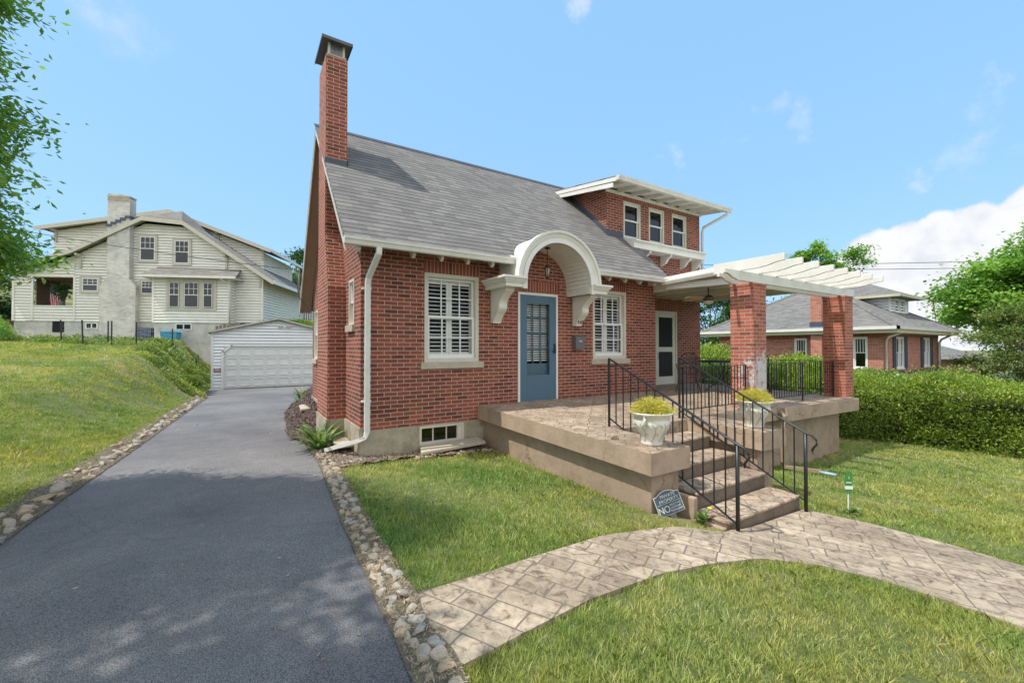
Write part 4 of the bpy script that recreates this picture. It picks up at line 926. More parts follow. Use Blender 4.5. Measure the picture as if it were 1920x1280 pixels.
# drain pipe and lawn runoff
dp = thing('drain_pipe', (6.6, -2.95, -1.2), 'brown downspout leaving the patio corner and running out across the grass', 'drain pipe')
m = MB(); m.tube([(6.70, -2.90, -.12), (6.70, -2.97, -.2), (6.66, -2.96, -.5), (6.66, -2.95, -1.02), (6.68, -2.98, -1.10), (6.95, -3.45, -1.115)], .045, 4, .8, flat=True); m.build('pipe', PIPE, dp)
m = MB(); m.tube([(6.93, -3.43, -1.12), (6.98, -3.66, -1.13)], .05, 6, .5); m.build('end_piece', SPLASH, dp)

# ---------------------------------------------------------------- urns with gold shrubs, rock on the deck
def leaf_cloud(name, P, D, size, aspect, mat, parent=None, rnd=None, off=(0, 0, 0), curl=.0, up=None):
    """one mesh of pointed leaves: P centres, D unit directions of each leaf, size array"""
    n = len(P); size = np.broadcast_to(np.asarray(size, float), (n,))
    q = rng.normal(size=(n, 3)) if up is None else np.tile(np.array(up, float), (n, 1)) + rng.normal(size=(n, 3)) * .35
    S_ = np.cross(D, q); S_ /= np.linalg.norm(S_, axis=1)[:, None] + 1e-9
    a = P - D * size[:, None] * .5; b = P + D * size[:, None] * .5; w = S_ * (size * aspect * .5)[:, None]
    nn = np.cross(D, S_); mid = P + nn * (size * curl)[:, None]
    v = np.stack([a, mid + w, b, mid - w], 1).reshape(-1, 3) - np.array(off)
    f = np.arange(4 * n, dtype=np.int32)
    me = bpy.data.meshes.new(name); me.vertices.add(4 * n); me.vertices.foreach_set('co', v.ravel())
    me.loops.add(4 * n); me.loops.foreach_set('vertex_index', f); me.polygons.add(n); me.polygons.foreach_set('loop_start', np.arange(0, 4 * n, 4, dtype=np.int32))
    me.update()
    at = me.attributes.new('rnd', 'FLOAT', 'FACE'); r = rng.random(n) if rnd is None else rnd; at.data.foreach_set('value', np.asarray(r, dtype=np.float32))
    me.materials.append(mat); o = bpy.data.objects.new(name, me); COL.objects.link(o)
    if parent is not None: o.parent = parent
    return o
def unit(a): return a / (np.linalg.norm(a, axis=1)[:, None] + 1e-9)
def urn(x, y, z, label, pl_label, rot, seed):
    t = thing('urn', (x, y, z), label, 'planter', 'ivory garden urns'); lr = random.Random(seed)
    prof = [(.0, 0), (.115, 0), (.125, .012), (.118, .03), (.122, .06), (.135, .11), (.165, .16), (.195, .21), (.205, .25), (.195, .285), (.190, .295), (.197, .30), (.197, .33), (.232, .35), (.238, .362), (.232, .372), (.20, .36), (.19, .33), (.0, .325)]
    def fn(a, zz): return 1 + (.006 * math.sin(a * 9 + zz * 40) * math.sin(zz * 38) if .04 < zz < .28 else 0)
    m = MB(); m.lathe(prof, (x, y, z), 72, fn); m.build('bowl', URN, t)
    m = MB()       # raised scrolls round the belly
    for k in range(9):
        a0 = 2 * math.pi * k / 9
        for (zc, s, fl) in ((.215, .045, 1), (.12, .036, -1)):
            P = []
            for i in range(15):
                th = i / 14 * 4.6; rr = s * (1 - i / 17); aa = a0 + fl * rr * math.cos(th) / .2 + .0; zz = zc + rr * math.sin(th); R_ = np.interp(zz, [.0, .06, .11, .16, .21, .25, .285], [.12, .122, .135, .165, .195, .205, .195]) + .003
                P.append((x + R_ * math.cos(aa), y + R_ * math.sin(aa), z + zz))
            m.tube(P, [.0045 * (1 - i / 20) for i in range(15)], 5)
        P = []
        for i in range(9):
            tt = i / 8; zz = .05 + .21 * tt; aa = a0 + .35 + .25 * math.sin(tt * 3.1); R_ = np.interp(zz, [.0, .06, .11, .16, .21, .25, .285], [.12, .122, .135, .165, .195, .205, .195]) + .002
            P.append((x + R_ * math.cos(aa), y + R_ * math.sin(aa), z + zz))
        m.tube(P, .0045, 5)
    m.build('scrollwork', URNA, t)
    for s in (0, math.pi):
        a = rot + s; m = MB(); P = [(x + rr * math.cos(a), y + rr * math.sin(a), z + zz) for rr, zz in ((.20, .20), (.235, .23), (.245, .27), (.23, .31), (.225, .345))]
        m.tube(P, [.012, .02, .022, .02, .016], 8); m.build('handle', URN, t)
    m = MB(); m.lathe([(.0, .30), (.188, .30), (.19, .345), (.0, .355)], (x, y, z), 24); m.build('soil', SOIL, t)
    sh = thing('gold_shrub', (x, y, z + .35), pl_label, 'shrub', 'gold thread shrubs in the urns')
    n = 8000; th = rng.random(n) * 2 * math.pi; ph = np.arccos(1 - rng.random(n) * .98); rad = rng.random(n) ** .4
    d = np.stack([np.sin(ph) * np.cos(th), np.sin(ph) * np.sin(th), np.cos(ph)], 1)
    lump = 1 + .16 * np.sin(th * 5 + seed) * np.sin(ph * 3) + rng.normal(size=n) * .11
    P = d * (rad * lump)[:, None] * np.array([.225, .225, .165]) 
    D = unit(d * np.array([1, 1, .6]) + rng.normal(size=(n, 3)) * .5 + np.array([0, 0, -.1]))
    leaf_cloud('foliage', P, D, rng.uniform(.03, .075, n), .085, GOLD, sh)
    m = MB(); 
    for k in range(7):
        a = k * .9; m.tube([(x, y, z + .34), (x + .08 * math.cos(a), y + .08 * math.sin(a), z + .42)], .006, 4)
    m.build('stem', BARK, sh)
urn(2.36, -3.58, -.056, 'ivory scrolled urn at the front of the left stair arm', 'mounded gold thread shrub in the left urn, nearer the camera', R(200), 3)
urn(4.43, -3.64, -.058, 'ivory scrolled urn at the front of the right stair arm, behind the railing', 'looser gold thread shrub in the right urn behind the railing', R(190), 9)
def rock(c, s, seed, mat, name='rock'):
    lr = np.random.default_rng(seed); m = MB()
    import bmesh
    bm = bmesh.new(); bmesh.ops.create_icosphere(bm, subdivisions=2, radius=1)
    pl = unit(lr.normal(size=(13, 3))); dd = lr.uniform(.42, .8, 13)
    vs = np.array([v.co[:] for v in bm.verts])
    for k in range(13):
        e = vs @ pl[k] - dd[k]; vs = vs - np.outer(np.maximum(e, 0), pl[k])
    vs = vs * (1 + lr.normal(size=(len(vs), 1)) * .03); a = lr.random() * 6.28; c_, s_ = math.cos(a), math.sin(a); vs = vs * np.array(s); vs = np.stack([vs[:, 0] * c_ - vs[:, 1] * s_, vs[:, 0] * s_ + vs[:, 1] * c_, vs[:, 2]], 1)
    fs = [tuple(v.index for v in f.verts) for f in bm.faces]; bm.free()
    m.add(vs, fs); o = m.build(name, mat); o.location = c; return o
tag(rock((2.14, -3.20, -.022), (.055, .045, .045), 5, FROCK2), 'lone brownish rock lying on the patio edge beside the left urn', 'rock')
# ---------------------------------------------------------------- patio furniture
def chair(x, y, rz_, label):
    t = thing('patio_chair', (x, y, 0), label, 'chair', 'black iron patio chairs', rz_)
    m = MB()
    for k in range(9): m.tube([(-.2 + .05 * k, -.2, .43), (-.2 + .05 * k, .2, .43)], .008, 4)
    for k in range(7): m.tube([(-.2, -.2 + .066 * k, .43), (.2, -.2 + .066 * k, .43)], .008, 4)
    m.build('seat', BLACK, t, local=True)
    m = MB(); m.tube([(-.2, .2, .43), (-.2, .24, .8), (-.12, .25, .89), (0, .25, .92), (.12, .25, .89), (.2, .24, .8), (.2, .2, .43)], .012, 6)
    for k in range(1, 8):
        m.tube([(-.2 + .05 * k, .205, .45), (-.2 + .05 * k + .02 * math.sin(k * 2), .24, .68), (-.2 + .05 * k, .25, .86)], .008, 4)
    for z in (.55, .66, .77): m.tube([(-.19, .23, z), (0, .235, z + .03), (.19, .23, z)], .009, 4)
    for k in range(4): 
        cx, cz = -.12 + .08 * k, .70; m.tube([(cx + .035 * math.cos(a), .238, cz + .05 * math.sin(a)) for a in np.linspace(0, 6.28, 12)], .008, 4)
    m.build('backrest', BLACK, t, local=True)
    for sx in (-1, 1):
        for sy in (-1, 1): m = MB(); m.tube([(sx * .19, sy * .19, .43), (sx * .21, sy * .2, .2), (sx * .25, sy * .24, 0)], .011, 5); m.build('leg', BLACK, t, local=True)
        m = MB(); m.tube([(sx * .2, .22, .64), (sx * .25, .05, .66), (sx * .25, -.15, .64), (sx * .21, -.19, .55), (sx * .2, -.2, .43)], .011, 5); m.build('armrest', BLACK, t, local=True)
chair(7.35, -.55, R(-60), 'black lacy iron chair near the white screen door')
chair(8.75, -1.45, R(120), 'black lacy iron chair on the far side of the iron table')
tb = thing('patio_table', (8.05, -1.0, 0), 'round black iron table standing on the covered patio', 'table')
m = MB(); m.tube([(8.05 + .5 * math.cos(a), -1.0 + .5 * math.sin(a), .72) for a in np.linspace(0, 2 * math.pi, 33)], .02, 6)
for k in range(-8, 9): h_ = math.sqrt(.25 - (k * .058) ** 2); m.tube([(8.05 + k * .058, -1.0 - h_, .72), (8.05 + k * .058, -1.0 + h_, .72)], .01, 4)
m.build('tabletop', BLACK, tb)
for k in range(4):
    a = k * math.pi / 2 + .4; c_, s_ = math.cos(a), math.sin(a); m = MB(); m.tube([(8.05 + r_ * c_, -1.0 + r_ * s_, z) for r_, z in ((.35, .71), (.12, .55), (.05, .38), (.12, .2), (.3, .1), (.38, 0))], .014, 6); m.build('leg', BLACK, tb)

# ---------------------------------------------------------------- signs
sg = thing('yard_sign', (2.42, -3.98, -.86), 'tilted slate-blue private property sign on a grey stake by the steps', 'sign', rz=0)
M = Matrix.Translation((2.31, -3.95, -.84)) @ Matrix.Rotation(R(-24), 4, 'Z') @ Matrix.Rotation(R(-17), 4, 'Y') @ Matrix.Rotation(R(-12), 4, 'X')
# sign plane: local x right, z up, facing -y
def sgp(pts, y0, y1): return [tuple(M @ Vector((a, y0, b))) for a, b in pts], tuple((M.to_3x3() @ Vector((0, y1 - y0, 0))))
out = [(-.15, .12), (.15, .12), (.15, .33), (.11, .335), (.06, .36), (0, .372), (-.06, .36), (-.11, .335), (-.15, .33)]
m = MB(); m.prism(*sgp([(a * 1.0, b) for a, b in out], 0, .008)); m.build('board', SIGNY, sg)
ins = [(a * .955, .225 + (b - .225) * .955) for a, b in out]
m = MB(); m.prism(*sgp(ins, -.002, .0)); m.build('face', SIGNB, sg)
m = MB(); m.prism(*sgp([(-.035, .12), (.035, .12), (.028, 0), (0, -.08), (-.028, 0)], .002, .008)); m.build('stake', STAKE, sg)
TM = lambda x, z: M @ Matrix.Translation((x, -.004, z)) @ FACE
text('PRIVATE', .048, TM(.01, .315), SIGNY, 'lettering', sg, ext=.001); text('PROPERTY', .048, TM(.01, .268), SIGNY, 'lettering', sg, ext=.001)
text('NO', .10, TM(-.075, .18), SIGNY, 'lettering', sg, ext=.001, sx=.85)
for i, s in enumerate(('SOLICITING', 'LOITERING', 'TRESPASSING')): text(s, .027, TM(.062, .213 - .031 * i), SIGNY, 'lettering', sg, ext=.001, sx=.9)
m = MB(); m.prism(*sgp([(-.135, .24), (.135, .24), (.135, .243), (-.135, .243)], -.004, -.002)); m.build('rule', SIGNY, sg)
gs = thing('garden_sign', (4.75, -4.62, -1.0), 'small green and white lozenge lawn sign on a thin white stake', 'sign')
m = MB(); m.box(4.74, 4.755, -4.62, -4.61, -1.08, -.72); m.build('stake', WHTP, gs)
MG = Matrix.Translation((4.747, -4.62, -.62)) @ Matrix.Rotation(R(-38), 4, 'Z')
def gp(pts, y0, dy): return [tuple(MG @ Vector((a, y0, b))) for a, b in pts], tuple(MG.to_3x3() @ Vector((0, dy, 0)))
loz = [(-.022, -.14), (.022, -.14), (.038, -.09), (.044, 0), (.038, .08), (.017, .14), (-.017, .14), (-.038, .08), (-.044, 0), (-.038, -.09)]
m = MB(); m.prism(*gp(loz, -.004, .006)); m.build('board', GREENP, gs)
m = MB(); m.prism(*gp([(-.043, -.085), (.043, -.085), (.048, -.045), (-.048, -.045)], -.007, .002)); m.build('panel', WHTP, gs)
text('1', .05, MG @ Matrix.Translation((0, -.008, .055)) @ FACE, WHTP, 'lettering', gs, ext=.001)
m = MB(); m.prism(*gp([(-.032, -.008), (.032, -.008), (.032, .002), (-.032, .002)], -.007, .002)); m.build('band', WHTP, gs)

def rosette(name, x, y, n, L, label, cat, mat=STRAP, seed=1, flower=False, droop=.5, w=.16):
    lr = np.random.default_rng(seed); z = float(ground_h(x, y)); t = thing(name, (x, y, z), label, cat)
    V = []; F = []; Rn = []; segs = 6
    for k in range(n):
        a = lr.random() * 6.283; l = L * lr.uniform(.6, 1.1); el = lr.uniform(.45, 1.35); wd = l * w * lr.uniform(.7, 1.2) * .5
        d = np.array([math.cos(a), math.sin(a), 0]); s_ = np.array([-math.sin(a), math.cos(a), 0]); p = d * .02 * lr.random() * L * 8 * .2; b = len(V); 
        for i in range(segs + 1):
            tt = i / segs; ww = wd * (math.sin(math.pi * min(1, .12 + tt * .88)) ** .7) + .001
            V += [tuple(p - s_ * ww), tuple(p + s_ * ww)]; ang = el - droop * 2.2 * tt * tt; p = p + (d * math.cos(ang) + np.array([0, 0, math.sin(ang)])) * l / segs
        for i in range(segs): F.append((b + 2 * i, b + 2 * i + 1, b + 2 * i + 3, b + 2 * i + 2)); Rn.append(lr.random())
    me = bpy.data.meshes.new('leaves'); me.from_pydata(V, [], F); at = me.attributes.new('rnd', 'FLOAT', 'FACE'); at.data.foreach_set('value', np.array(Rn, dtype=np.float32)); me.materials.append(mat)
    me.polygons.foreach_set('use_smooth', [True] * len(F)); o = bpy.data.objects.new('leaves', me); COL.objects.link(o); o.parent = t
    if flower:
        m = MB(); m.tube([(0, 0, 0), (.03, -.02, .1), (.07, -.04, .15)], .004, 5); m.build('stalk', MATS['strap_leaves'], t, local=True)
        m = MB(); m.lathe([(.001, 0), (.026, .004), (.024, .014), (.001, .02)], (.07, -.04, .15), 12); m.build('flower', YEL, t, local=True)
    return t
rosette('dandelion', 2.50, -4.12, 20, .17, 'broad-leaved dandelion with one yellow flower beside the bottom step', 'weed', seed=4, flower=True, w=.34, droop=.4)
rosette('daylily', -.50, .85, 60, .66, 'arching green daylily clump by the driveway at the chimney corner', 'plant', seed=8, w=.10, droop=.62)
rosette('daylily', -.25, 1.25, 26, .42, 'smaller daylily clump tight against the chimney foundation', 'plant', seed=18, w=.09)
rosette('border_grass', .05, 8.6, 60, .5, 'bright green grassy clump at the far end of the mulch bed', 'plant', seed=28, w=.05, droop=.35)
rosette('border_grass', -.18, 7.2, 30, .32, 'low grassy clump halfway along the mulch bed', 'plant', seed=29, w=.05, droop=.35)
rosette('lawn_weed', 4.70, -4.66, 14, .15, 'leafy weed at the foot of the green lawn sign', 'weed', seed=31, w=.4)
# slab in front of the basement window, stones below it, light slab at the side
m = MB(); m.prism([(.78, -.42, -.60), (1.95, -.40, -.56), (1.98, -.06, -.545), (.9, -.05, -.58)], (0, 0, -.05)); tag(m.build('stone_slab', SILLC, bevel=.008), 'flat concrete slab lying under the basement window', 'slab')
m = MB(); m.prism([(-.34, .35, -.52), (-.09, .3, -.50), (-.08, .95, -.48), (-.30, .95, -.50)], (0, 0, -.04)); tag(m.build('stone_slab', SILLC, bevel=.008), 'flat concrete slab lying at the house corner beside the daylilies', 'slab')
m = MB(); m.prism([(-.45, 4.0, -.36), (-.08, 3.9, -.33), (-.06, 4.8, -.33), (-.4, 4.8, -.36)], (0, 0, -.05)); tag(m.build('stone_slab', SILLC, bevel=.008), 'flat concrete slab by the side wall beside the mulch bed', 'slab')

# ---------------------------------------------------------------- rock edging of the driveway: every rock its own thing
protos = [rock((0, 0, -50), (.088 * a, .068 * b, .058 * c), 100 + i, [FROCK, FROCK2, FROCK3, FROCK][i % 4], 'edging_rock') for i, (a, b, c) in enumerate([(1, 1, 1), (1.1, .9, 1.1), (.9, 1, .8), (1.2, 1.1, .9), (.8, .9, 1.2), (1.3, .8, .9), (1, 1.2, 1.0), (.7, .8, .8), (1.15, 1.2, 1.15), (.95, .8, .7)])]
used = set()
def put_rock(x, y, s, label, group, lift=0):
    i = random.randrange(len(protos)); p = protos[i]
    if i in used: o = p.copy(); COL.objects.link(o)
    else: o = p; used.add(i)
    o.location = (x, y, float(ground_h(x, y)) + .024 * s + lift); o.rotation_euler = (random.uniform(-.5, .5), random.uniform(-.5, .5), random.uniform(0, 6.28)); o.scale = (s * random.uniform(.8, 1.25), s * random.uniform(.8, 1.25), s * random.uniform(.8, 1.15)); tag(o, label, 'rock', group); return o
y = -5.9; cnt = 0
while y < .95:
    s = .64 + random.uniform(-.18, .2); ex = float(drive_r(y))
    put_rock(ex + .035 + random.uniform(-.03, .03), y, s, 'pale angular rock in the row edging the house side of the driveway', 'rocks edging the house side of the driveway')
    if random.random() < .8: put_rock(ex + .125 + random.uniform(-.03, .03), y + random.uniform(-.03, .03), s * .95, 'pale angular rock in the row edging the house side of the driveway', 'rocks edging the house side of the driveway', .01)
    y += .074 + random.uniform(-.018, .018)
    cnt += 2
y = -2.6
while y < 14.5:
    s = random.uniform(.75, 1.3)
    put_rock(float(drive_l(y)) - .06 + random.uniform(-.05, .04), y, s, 'weathered rock in the row edging the lawn side of the driveway', 'rocks edging the lawn side of the driveway', .0)
    if random.random() < .3: put_rock(float(drive_l(y)) - .19 + random.uniform(-.05, .04), y + .05, s * .8, 'weathered rock in the row edging the lawn side of the driveway', 'rocks edging the lawn side of the driveway', .01)
    y += .07 + .08 * s * (1 if y < 5 else 1.5)
for k in range(24):
    put_rock(random.uniform(-.5, .1), random.uniform(-.42, .15), random.uniform(.3, .7), 'small loose stone in the gravel at the foot of the downspout', 'loose stones by the house corner').name = 'loose_stone'
for k in range(22):
    put_rock(random.uniform(.7, 2.0), random.uniform(-.52, -.40), random.uniform(.35, .7), 'small loose stone below the basement window slab', 'loose stones under the window slab').name = 'loose_stone'
for i, p in enumerate(protos):
    if i not in used: bpy.data.objects.remove(p)

# ---------------------------------------------------------------- garage at the end of the drive
ga = thing('garage', (0, 18, -.95), 'low white sided garage with a panelled double door at the end of the driveway', 'garage')
GF = Fr((0, 18.0), (1, 0), (0, 1)); gx0, gx1 = -2.77, 2.77
m = MB(); DX, DT, CH = 2.29, 1.10, .32
siding(m, GF, [(gx0, -1.0), (-DX, -1.0), (-DX, DT), (gx0, DT)], 0, .15); siding(m, GF, [(DX, -1.0), (gx1, -1.0), (gx1, DT), (DX, DT)], 0, .15)
siding(m, GF, [(gx0, DT), (gx1, DT), (gx1, 1.83), (0, 2.46), (gx0, 1.83)], 0, .15)
m.box(gx0 + .0, gx0 + .02, 18.02, 24, -1, 1.8); m.box(gx1 - .02, gx1, 18.02, 24, -1, 1.8); m.box(gx0, gx1, 23.98, 24, -1, 1.8)
m.build('wall', SIDG, ga)
m = MB(); m.box(gx0 - .03, gx0 + .07, 17.955, 17.985, -1.0, 1.78); GF.box(m, -DX - .11, -DX, -.05, .0, -1.0, DT - CH + .1); GF.box(m, DX, DX + .11, -.05, .0, -1.0, DT - CH + .1); GF.box(m, -DX + CH - .06, DX - CH + .06, -.05, 0, DT, DT + .09)
for sx in (-1, 1): m.prism([(sx * (DX + .11), 17.95, DT - CH + .1), (sx * DX, 17.95, DT - CH + .02), (sx * (DX - CH), 17.95, DT - .0), (sx * (DX - CH - .04), 17.95, DT + .09)], (0, .05, 0))
m.build('door_trim', WINW, ga)
m = MB(); GF.box(m, -DX, DX, .03, .06, -.93, DT)
for r_ in range(4):
    for c_ in range(8):
        u0 = -DX + .03 + c_ * (2 * DX - .06) / 8; z0 = -.92 + r_ * .505; u1 = u0 + (2 * DX - .06) / 8
        frame_ring(m, GF, u0 + .05, u1 - .05, z0 + .07, z0 + .44, .03, -.008, .031)
    GF.box(m, -DX, DX, .004, .031, -.93 + r_ * .505, -.905 + r_ * .505)
for sx in (-1, 1): m.prism([(sx * DX, 18.01, DT), (sx * (DX - CH), 18.01, DT), (sx * DX, 18.01, DT - CH)], (0, .01, 0))
gd = m.build('garage_door', WINW, ga)
m = MB(); GF.box(m, -DX, DX, .0, .03, -.985, -.93); m.build('rubber_seal', BLACK, gd)
m = MB()
for sx in (-1, 1): m.prism([(sx * 2.98, 17.78, 1.76), (0, 17.78, 2.50), (0, 24.1, 2.50), (sx * 2.98, 24.1, 1.76)], (0, 0, .05))
rf = m.build('roof', SHN, ga)
m = MB()
for sx in (-1, 1): m.prism([(sx * 2.99, 17.76, 1.80), (0, 17.76, 2.545), (0, 17.76, 2.47), (sx * 2.99, 17.76, 1.72)], (0, .03, 0))
m.build('rake_board', TAUPE, rf)
fl = thing('floodlight', (.3, 17.9, 2.1), 'twin-headed white security floodlight under the garage gable', 'light')
m = MB(); m.box(.22, .38, 17.94, 17.98, 2.08, 2.16); m.build('base', WHTP, fl)
for sx in (-1, 1): m = MB(); m.tube([(.3 + sx * .08, 17.93, 2.12), (.3 + sx * .17, 17.88, 2.13), (.3 + sx * .24, 17.82, 2.10)], [.025, .05, .075], 10); m.build('lamp_head', CREAM, fl)
gsn = thing('garage_sign', (-2.55, 17.95, .0), 'small dark plum sign fixed to the garage siding left of the door', 'sign')
m = MB(); m.box(-2.68, -2.40, 17.93, 17.955, -.12, .06); m.build('board', DUSTY, gsn)
m = MB()
for i, (a, b) in enumerate(((-2.65, -2.47), (-2.65, -2.43), (-2.62, -2.45))): m.box(a, b, 17.925, 17.93, .015 - i * .045, .03 - i * .045)
m.build('lettering', WHTP, gsn)

# ---------------------------------------------------------------- neighbour's cream house on the hill (local axes: x along the wall, -y towards the viewer)
nb = thing('neighbour_house', (-13.3, 31.4, 0), 'large cream sided house with a white painted brick chimney on the hill behind the lawn', 'house', rz=math.atan2(-5.7, 13.0))
I = Fr((0, 0), (1, 0), (0, 1))
def nbp(name, m, mat, par=None): return m.build(name, mat, par or nb, local=True)
m = MB()
siding(m, I, [(0, 2.68), (1, 2.68), (1, 5.44), (.05, 5.44)]); siding(m, I, [(1, 2.68), (3.25, 2.68), (3.25, 3.59), (1, 3.59)])
siding(m, I, [(.05, 5.44), (3.25, 5.44), (3.25, 6.8), (1.9, 6.25), (.05, 5.6)]); siding(m, I, [(3.25, 2.68), (14.08, 2.68), (14.08, 5.75), (9.35, 8.85), (7.15, 8.95), (3.25, 6.8)])
siding(m, Fr((0, 3.0), (1, 0), (0, 1)), [(-.3, 5), (12.87, 5), (12.87, 8.05), (9.9, 9.2), (7, 10.35), (4.4, 10.0), (-.3, 8.95)])
siding(m, Fr((14.08, 0), (0, 1), (-1, 0)), [(0, 2.68), (9, 2.68), (9, 5.7), (0, 5.7)]); siding(m, Fr((12.87, 3), (0, 1), (-1, 0)), [(0, 5), (6, 5), (6, 8), (0, 8)])
nbp('wall', m, SIDW)
m = MB(); m.box(.0, 14.05, .03, .3, -1.2, 2.67); m.box(8.15, 12.38, -.76, .03, -1, 2.6); m.box(13.8, 14.05, .3, 9, .8, 2.67); m.box(0, .2, .3, 5, .8, 2.67); nbp('foundation', m, CONCW)
m = MB()
for u in (0, 1.0, 3.25, 14.08): m = MB(); m.box(u - .06, u + .05, -.06, .02, 2.68, 5.42 if u < 4 else 5.7); nbp('corner_board', m, SIDW)
m = MB(); m.box(12.82, 12.93, 2.96, 3.05, 5.9, 8.0); nbp('corner_board', m, SIDW)
m = MB(); m.box(.95, 3.3, -.04, .2, 3.57, 3.64); nbp('porch_sill', m, SIDW)
m = MB(); m.box(.95, 3.3, -.03, .2, 5.40, 5.47); nbp('porch_header', m, SIDW)
# porch seen through its opening
m = MB(); m.box(1.0, 3.3, 3.5, 3.55, 2.7, 5.5); m.box(3.26, 3.3, .1, 3.5, 2.7, 5.5); m.box(.0, .05, 1.4, 3.5, 2.7, 5.5); m.box(0, 3.3, .2, 3.5, 5.46, 5.5); m.box(0, 3.3, .1, 3.5, 3.3, 3.35); nbp('porch_lining', m, SOFF)
m = MB(); m.box(2.2, 2.9, 3.3, 3.49, 3.35, 5.1); nbp('porch_door', m, CREAM)
# roofs
def prof_roof(name, top, y0, y1, th, mat, board=True):
    m = MB(); bot = [(a, b - th) for a, b in reversed(top)]
    n = len(top)
    for i in range(n - 1):
        a, b = top[i], top[i + 1]; m.prism([(a[0], y0, a[1]), (b[0], y0, b[1]), (b[0], y1, b[1]), (a[0], y1, a[1])], (0, 0, -.06))
    r_ = nbp(name, m, mat)
    m = MB()
    for i in range(n - 1):
        a, b = top[i], top[i + 1]; m.prism([(a[0], y0 - .03, a[1] - .015), (b[0], y0 - .03, b[1] - .015), (b[0], y0 - .03, b[1] - th), (a[0], y0 - .03, a[1] - th)], (0, .04, 0))
    nbp('rake_board', m, TAUPE, r_)
    m = MB()
    for i in range(n - 1):
        a, b = top[i], top[i + 1]; m.prism([(a[0], y0 + .01, a[1] - .08), (b[0], y0 + .01, b[1] - .08), (b[0], y0 + .6, b[1] - .08), (a[0], y0 + .6, a[1] - .08)], (0, 0, -.03))
    nbp('soffit', m, OLIVE, r_); return r_
R1 = prof_roof('roof', [(-.9, 5.62), (1.9, 6.55), (3.41, 7.12), (7.21, 9.28), (9.5, 9.1), (14.9, 5.42)], -.5, 8, .28, SHW)
m = MB(); m.add([(7.21, -.5, 9.285), (9.5, -.5, 9.105), (8.35, 1.6, 10.3)], [(0, 1, 2)]); m.add([(7.21, -.5, 9.28), (8.35, 1.6, 10.3), (7.21, 3, 9.28)], [(0, 1, 2)]); m.add([(9.5, -.5, 9.1), (9.5, 3, 9.1), (8.35, 1.6, 10.3)], [(0, 1, 2)]); nbp('clipped_gable', m, SHW, R1)
R2 = prof_roof('upper_roof', [(-1.0, 9.1), (4.46, 10.15), (7.0, 10.62), (13.6, 8.1)], 2.4, 9, .26, SHW)
for (u, z, y) in ((3.5, 6.75, -.02), (11.85, 6.95, -.02), (13.9, 5.75, -.02), (-.2, 8.95, 2.98), (9.9, 9.15, 2.98), (12.85, 8.15, 2.98)):
    m = MB(); m.prism([(u, y, z + .1), (u, y - .42, z + .1), (u, y - .42, z - .02), (u, y - .1, z - .1), (u, y - .1, z - .75), (u, y, z - .75)], (.13, 0, 0)); nbp('knee_bracket', m, TAUPE)
m = MB(); m.box(14.9, 14.98, -.5, 8, 5.2, 5.42); m.box(13.6, 13.68, 2.4, 9, 7.9, 8.1); nbp('gutter', m, GUT, R1)
# chimney
m = MB(); m.prism([(4.88, -.42, 1.4), (6.87, -.42, 1.4), (6.87, -.42, 4.87), (6.5, -.42, 5.35), (6.5, -.42, 10.35), (6.35, -.42, 10.56), (5.27, -.42, 10.62), (5.27, -.42, 5.4), (4.88, -.42, 4.82)], (0, .55, 0)); nch = nbp('chimney', m, WBR)
m = MB(); m.box(5.25, 6.52, -.44, .16, 10.42, 10.5)
for i in range(14): m.box(5.27 + i * .089, 5.335 + i * .089, -.437, -.42, 10.2, 10.42)
nbp('soldier_course', m, plain('weathered_brick', (.42, .36, .28), .9, .35, 12), nch)
m = MB()
for i in range(5): m.box(5.2 + i * .26, 5.5 + i * .26, -.46, .16, 8.55 + i * .14, 8.72 + i * .14)
nbp('flashing', m, FLASH, nch)
# windows with wide taupe casings
def nwin(u0, u1, z0, z1, y, casing=.14, grid=(3, 3), back=DARK):
    fr = Fr((0, y), (1, 0), (0, 1)); m = MB(); frame_ring(m, fr, u0 - casing - .001, u1 + casing, z0 - casing, z1 + casing, max(casing, .02), -.02, .09); wn = nbp('window', m, TAUPE)
    m = MB(); zm = (z0 + z1) / 2; frame_ring(m, fr, u0, u1, z0, z1, .045, -.02, .02); m.box(u0, u1, y - .018, y + .02, zm - .025, zm + .025)
    for k in range(1, grid[0]): uu = u0 + (u1 - u0) * k / grid[0]; m.box(uu - .013, uu + .013, y - .012, y + .01, zm, z1)
    for k in range(1, grid[1] - 1): zz = zm + (z1 - zm) * k / (grid[1] - 1); m.box(u0, u1, y - .013, y + .01, zz - .013, zz + .013)
    nbp('sash', m, WINW, wn); m = MB(); m.box(u0 + .02, u1 - .02, y - .006, y - .003, z0 + .02, z1 - .02); nbp('pane', m, GLASSD, wn)
    m = MB(); m.box(u0 + .02, u1 - .02, y + .011, y + .016, z0 + .02, z1 - .02); nbp('dark_room', m, back, wn)
nwin(6.88, 7.72, 6.58, 8.08, -.07); nwin(8.86, 9.68, 6.45, 7.9, -.07); nwin(3.7, 4.55, 4.56, 5.36, -.07); nwin(6.98, 7.62, 4.46, 5.26, -.07)
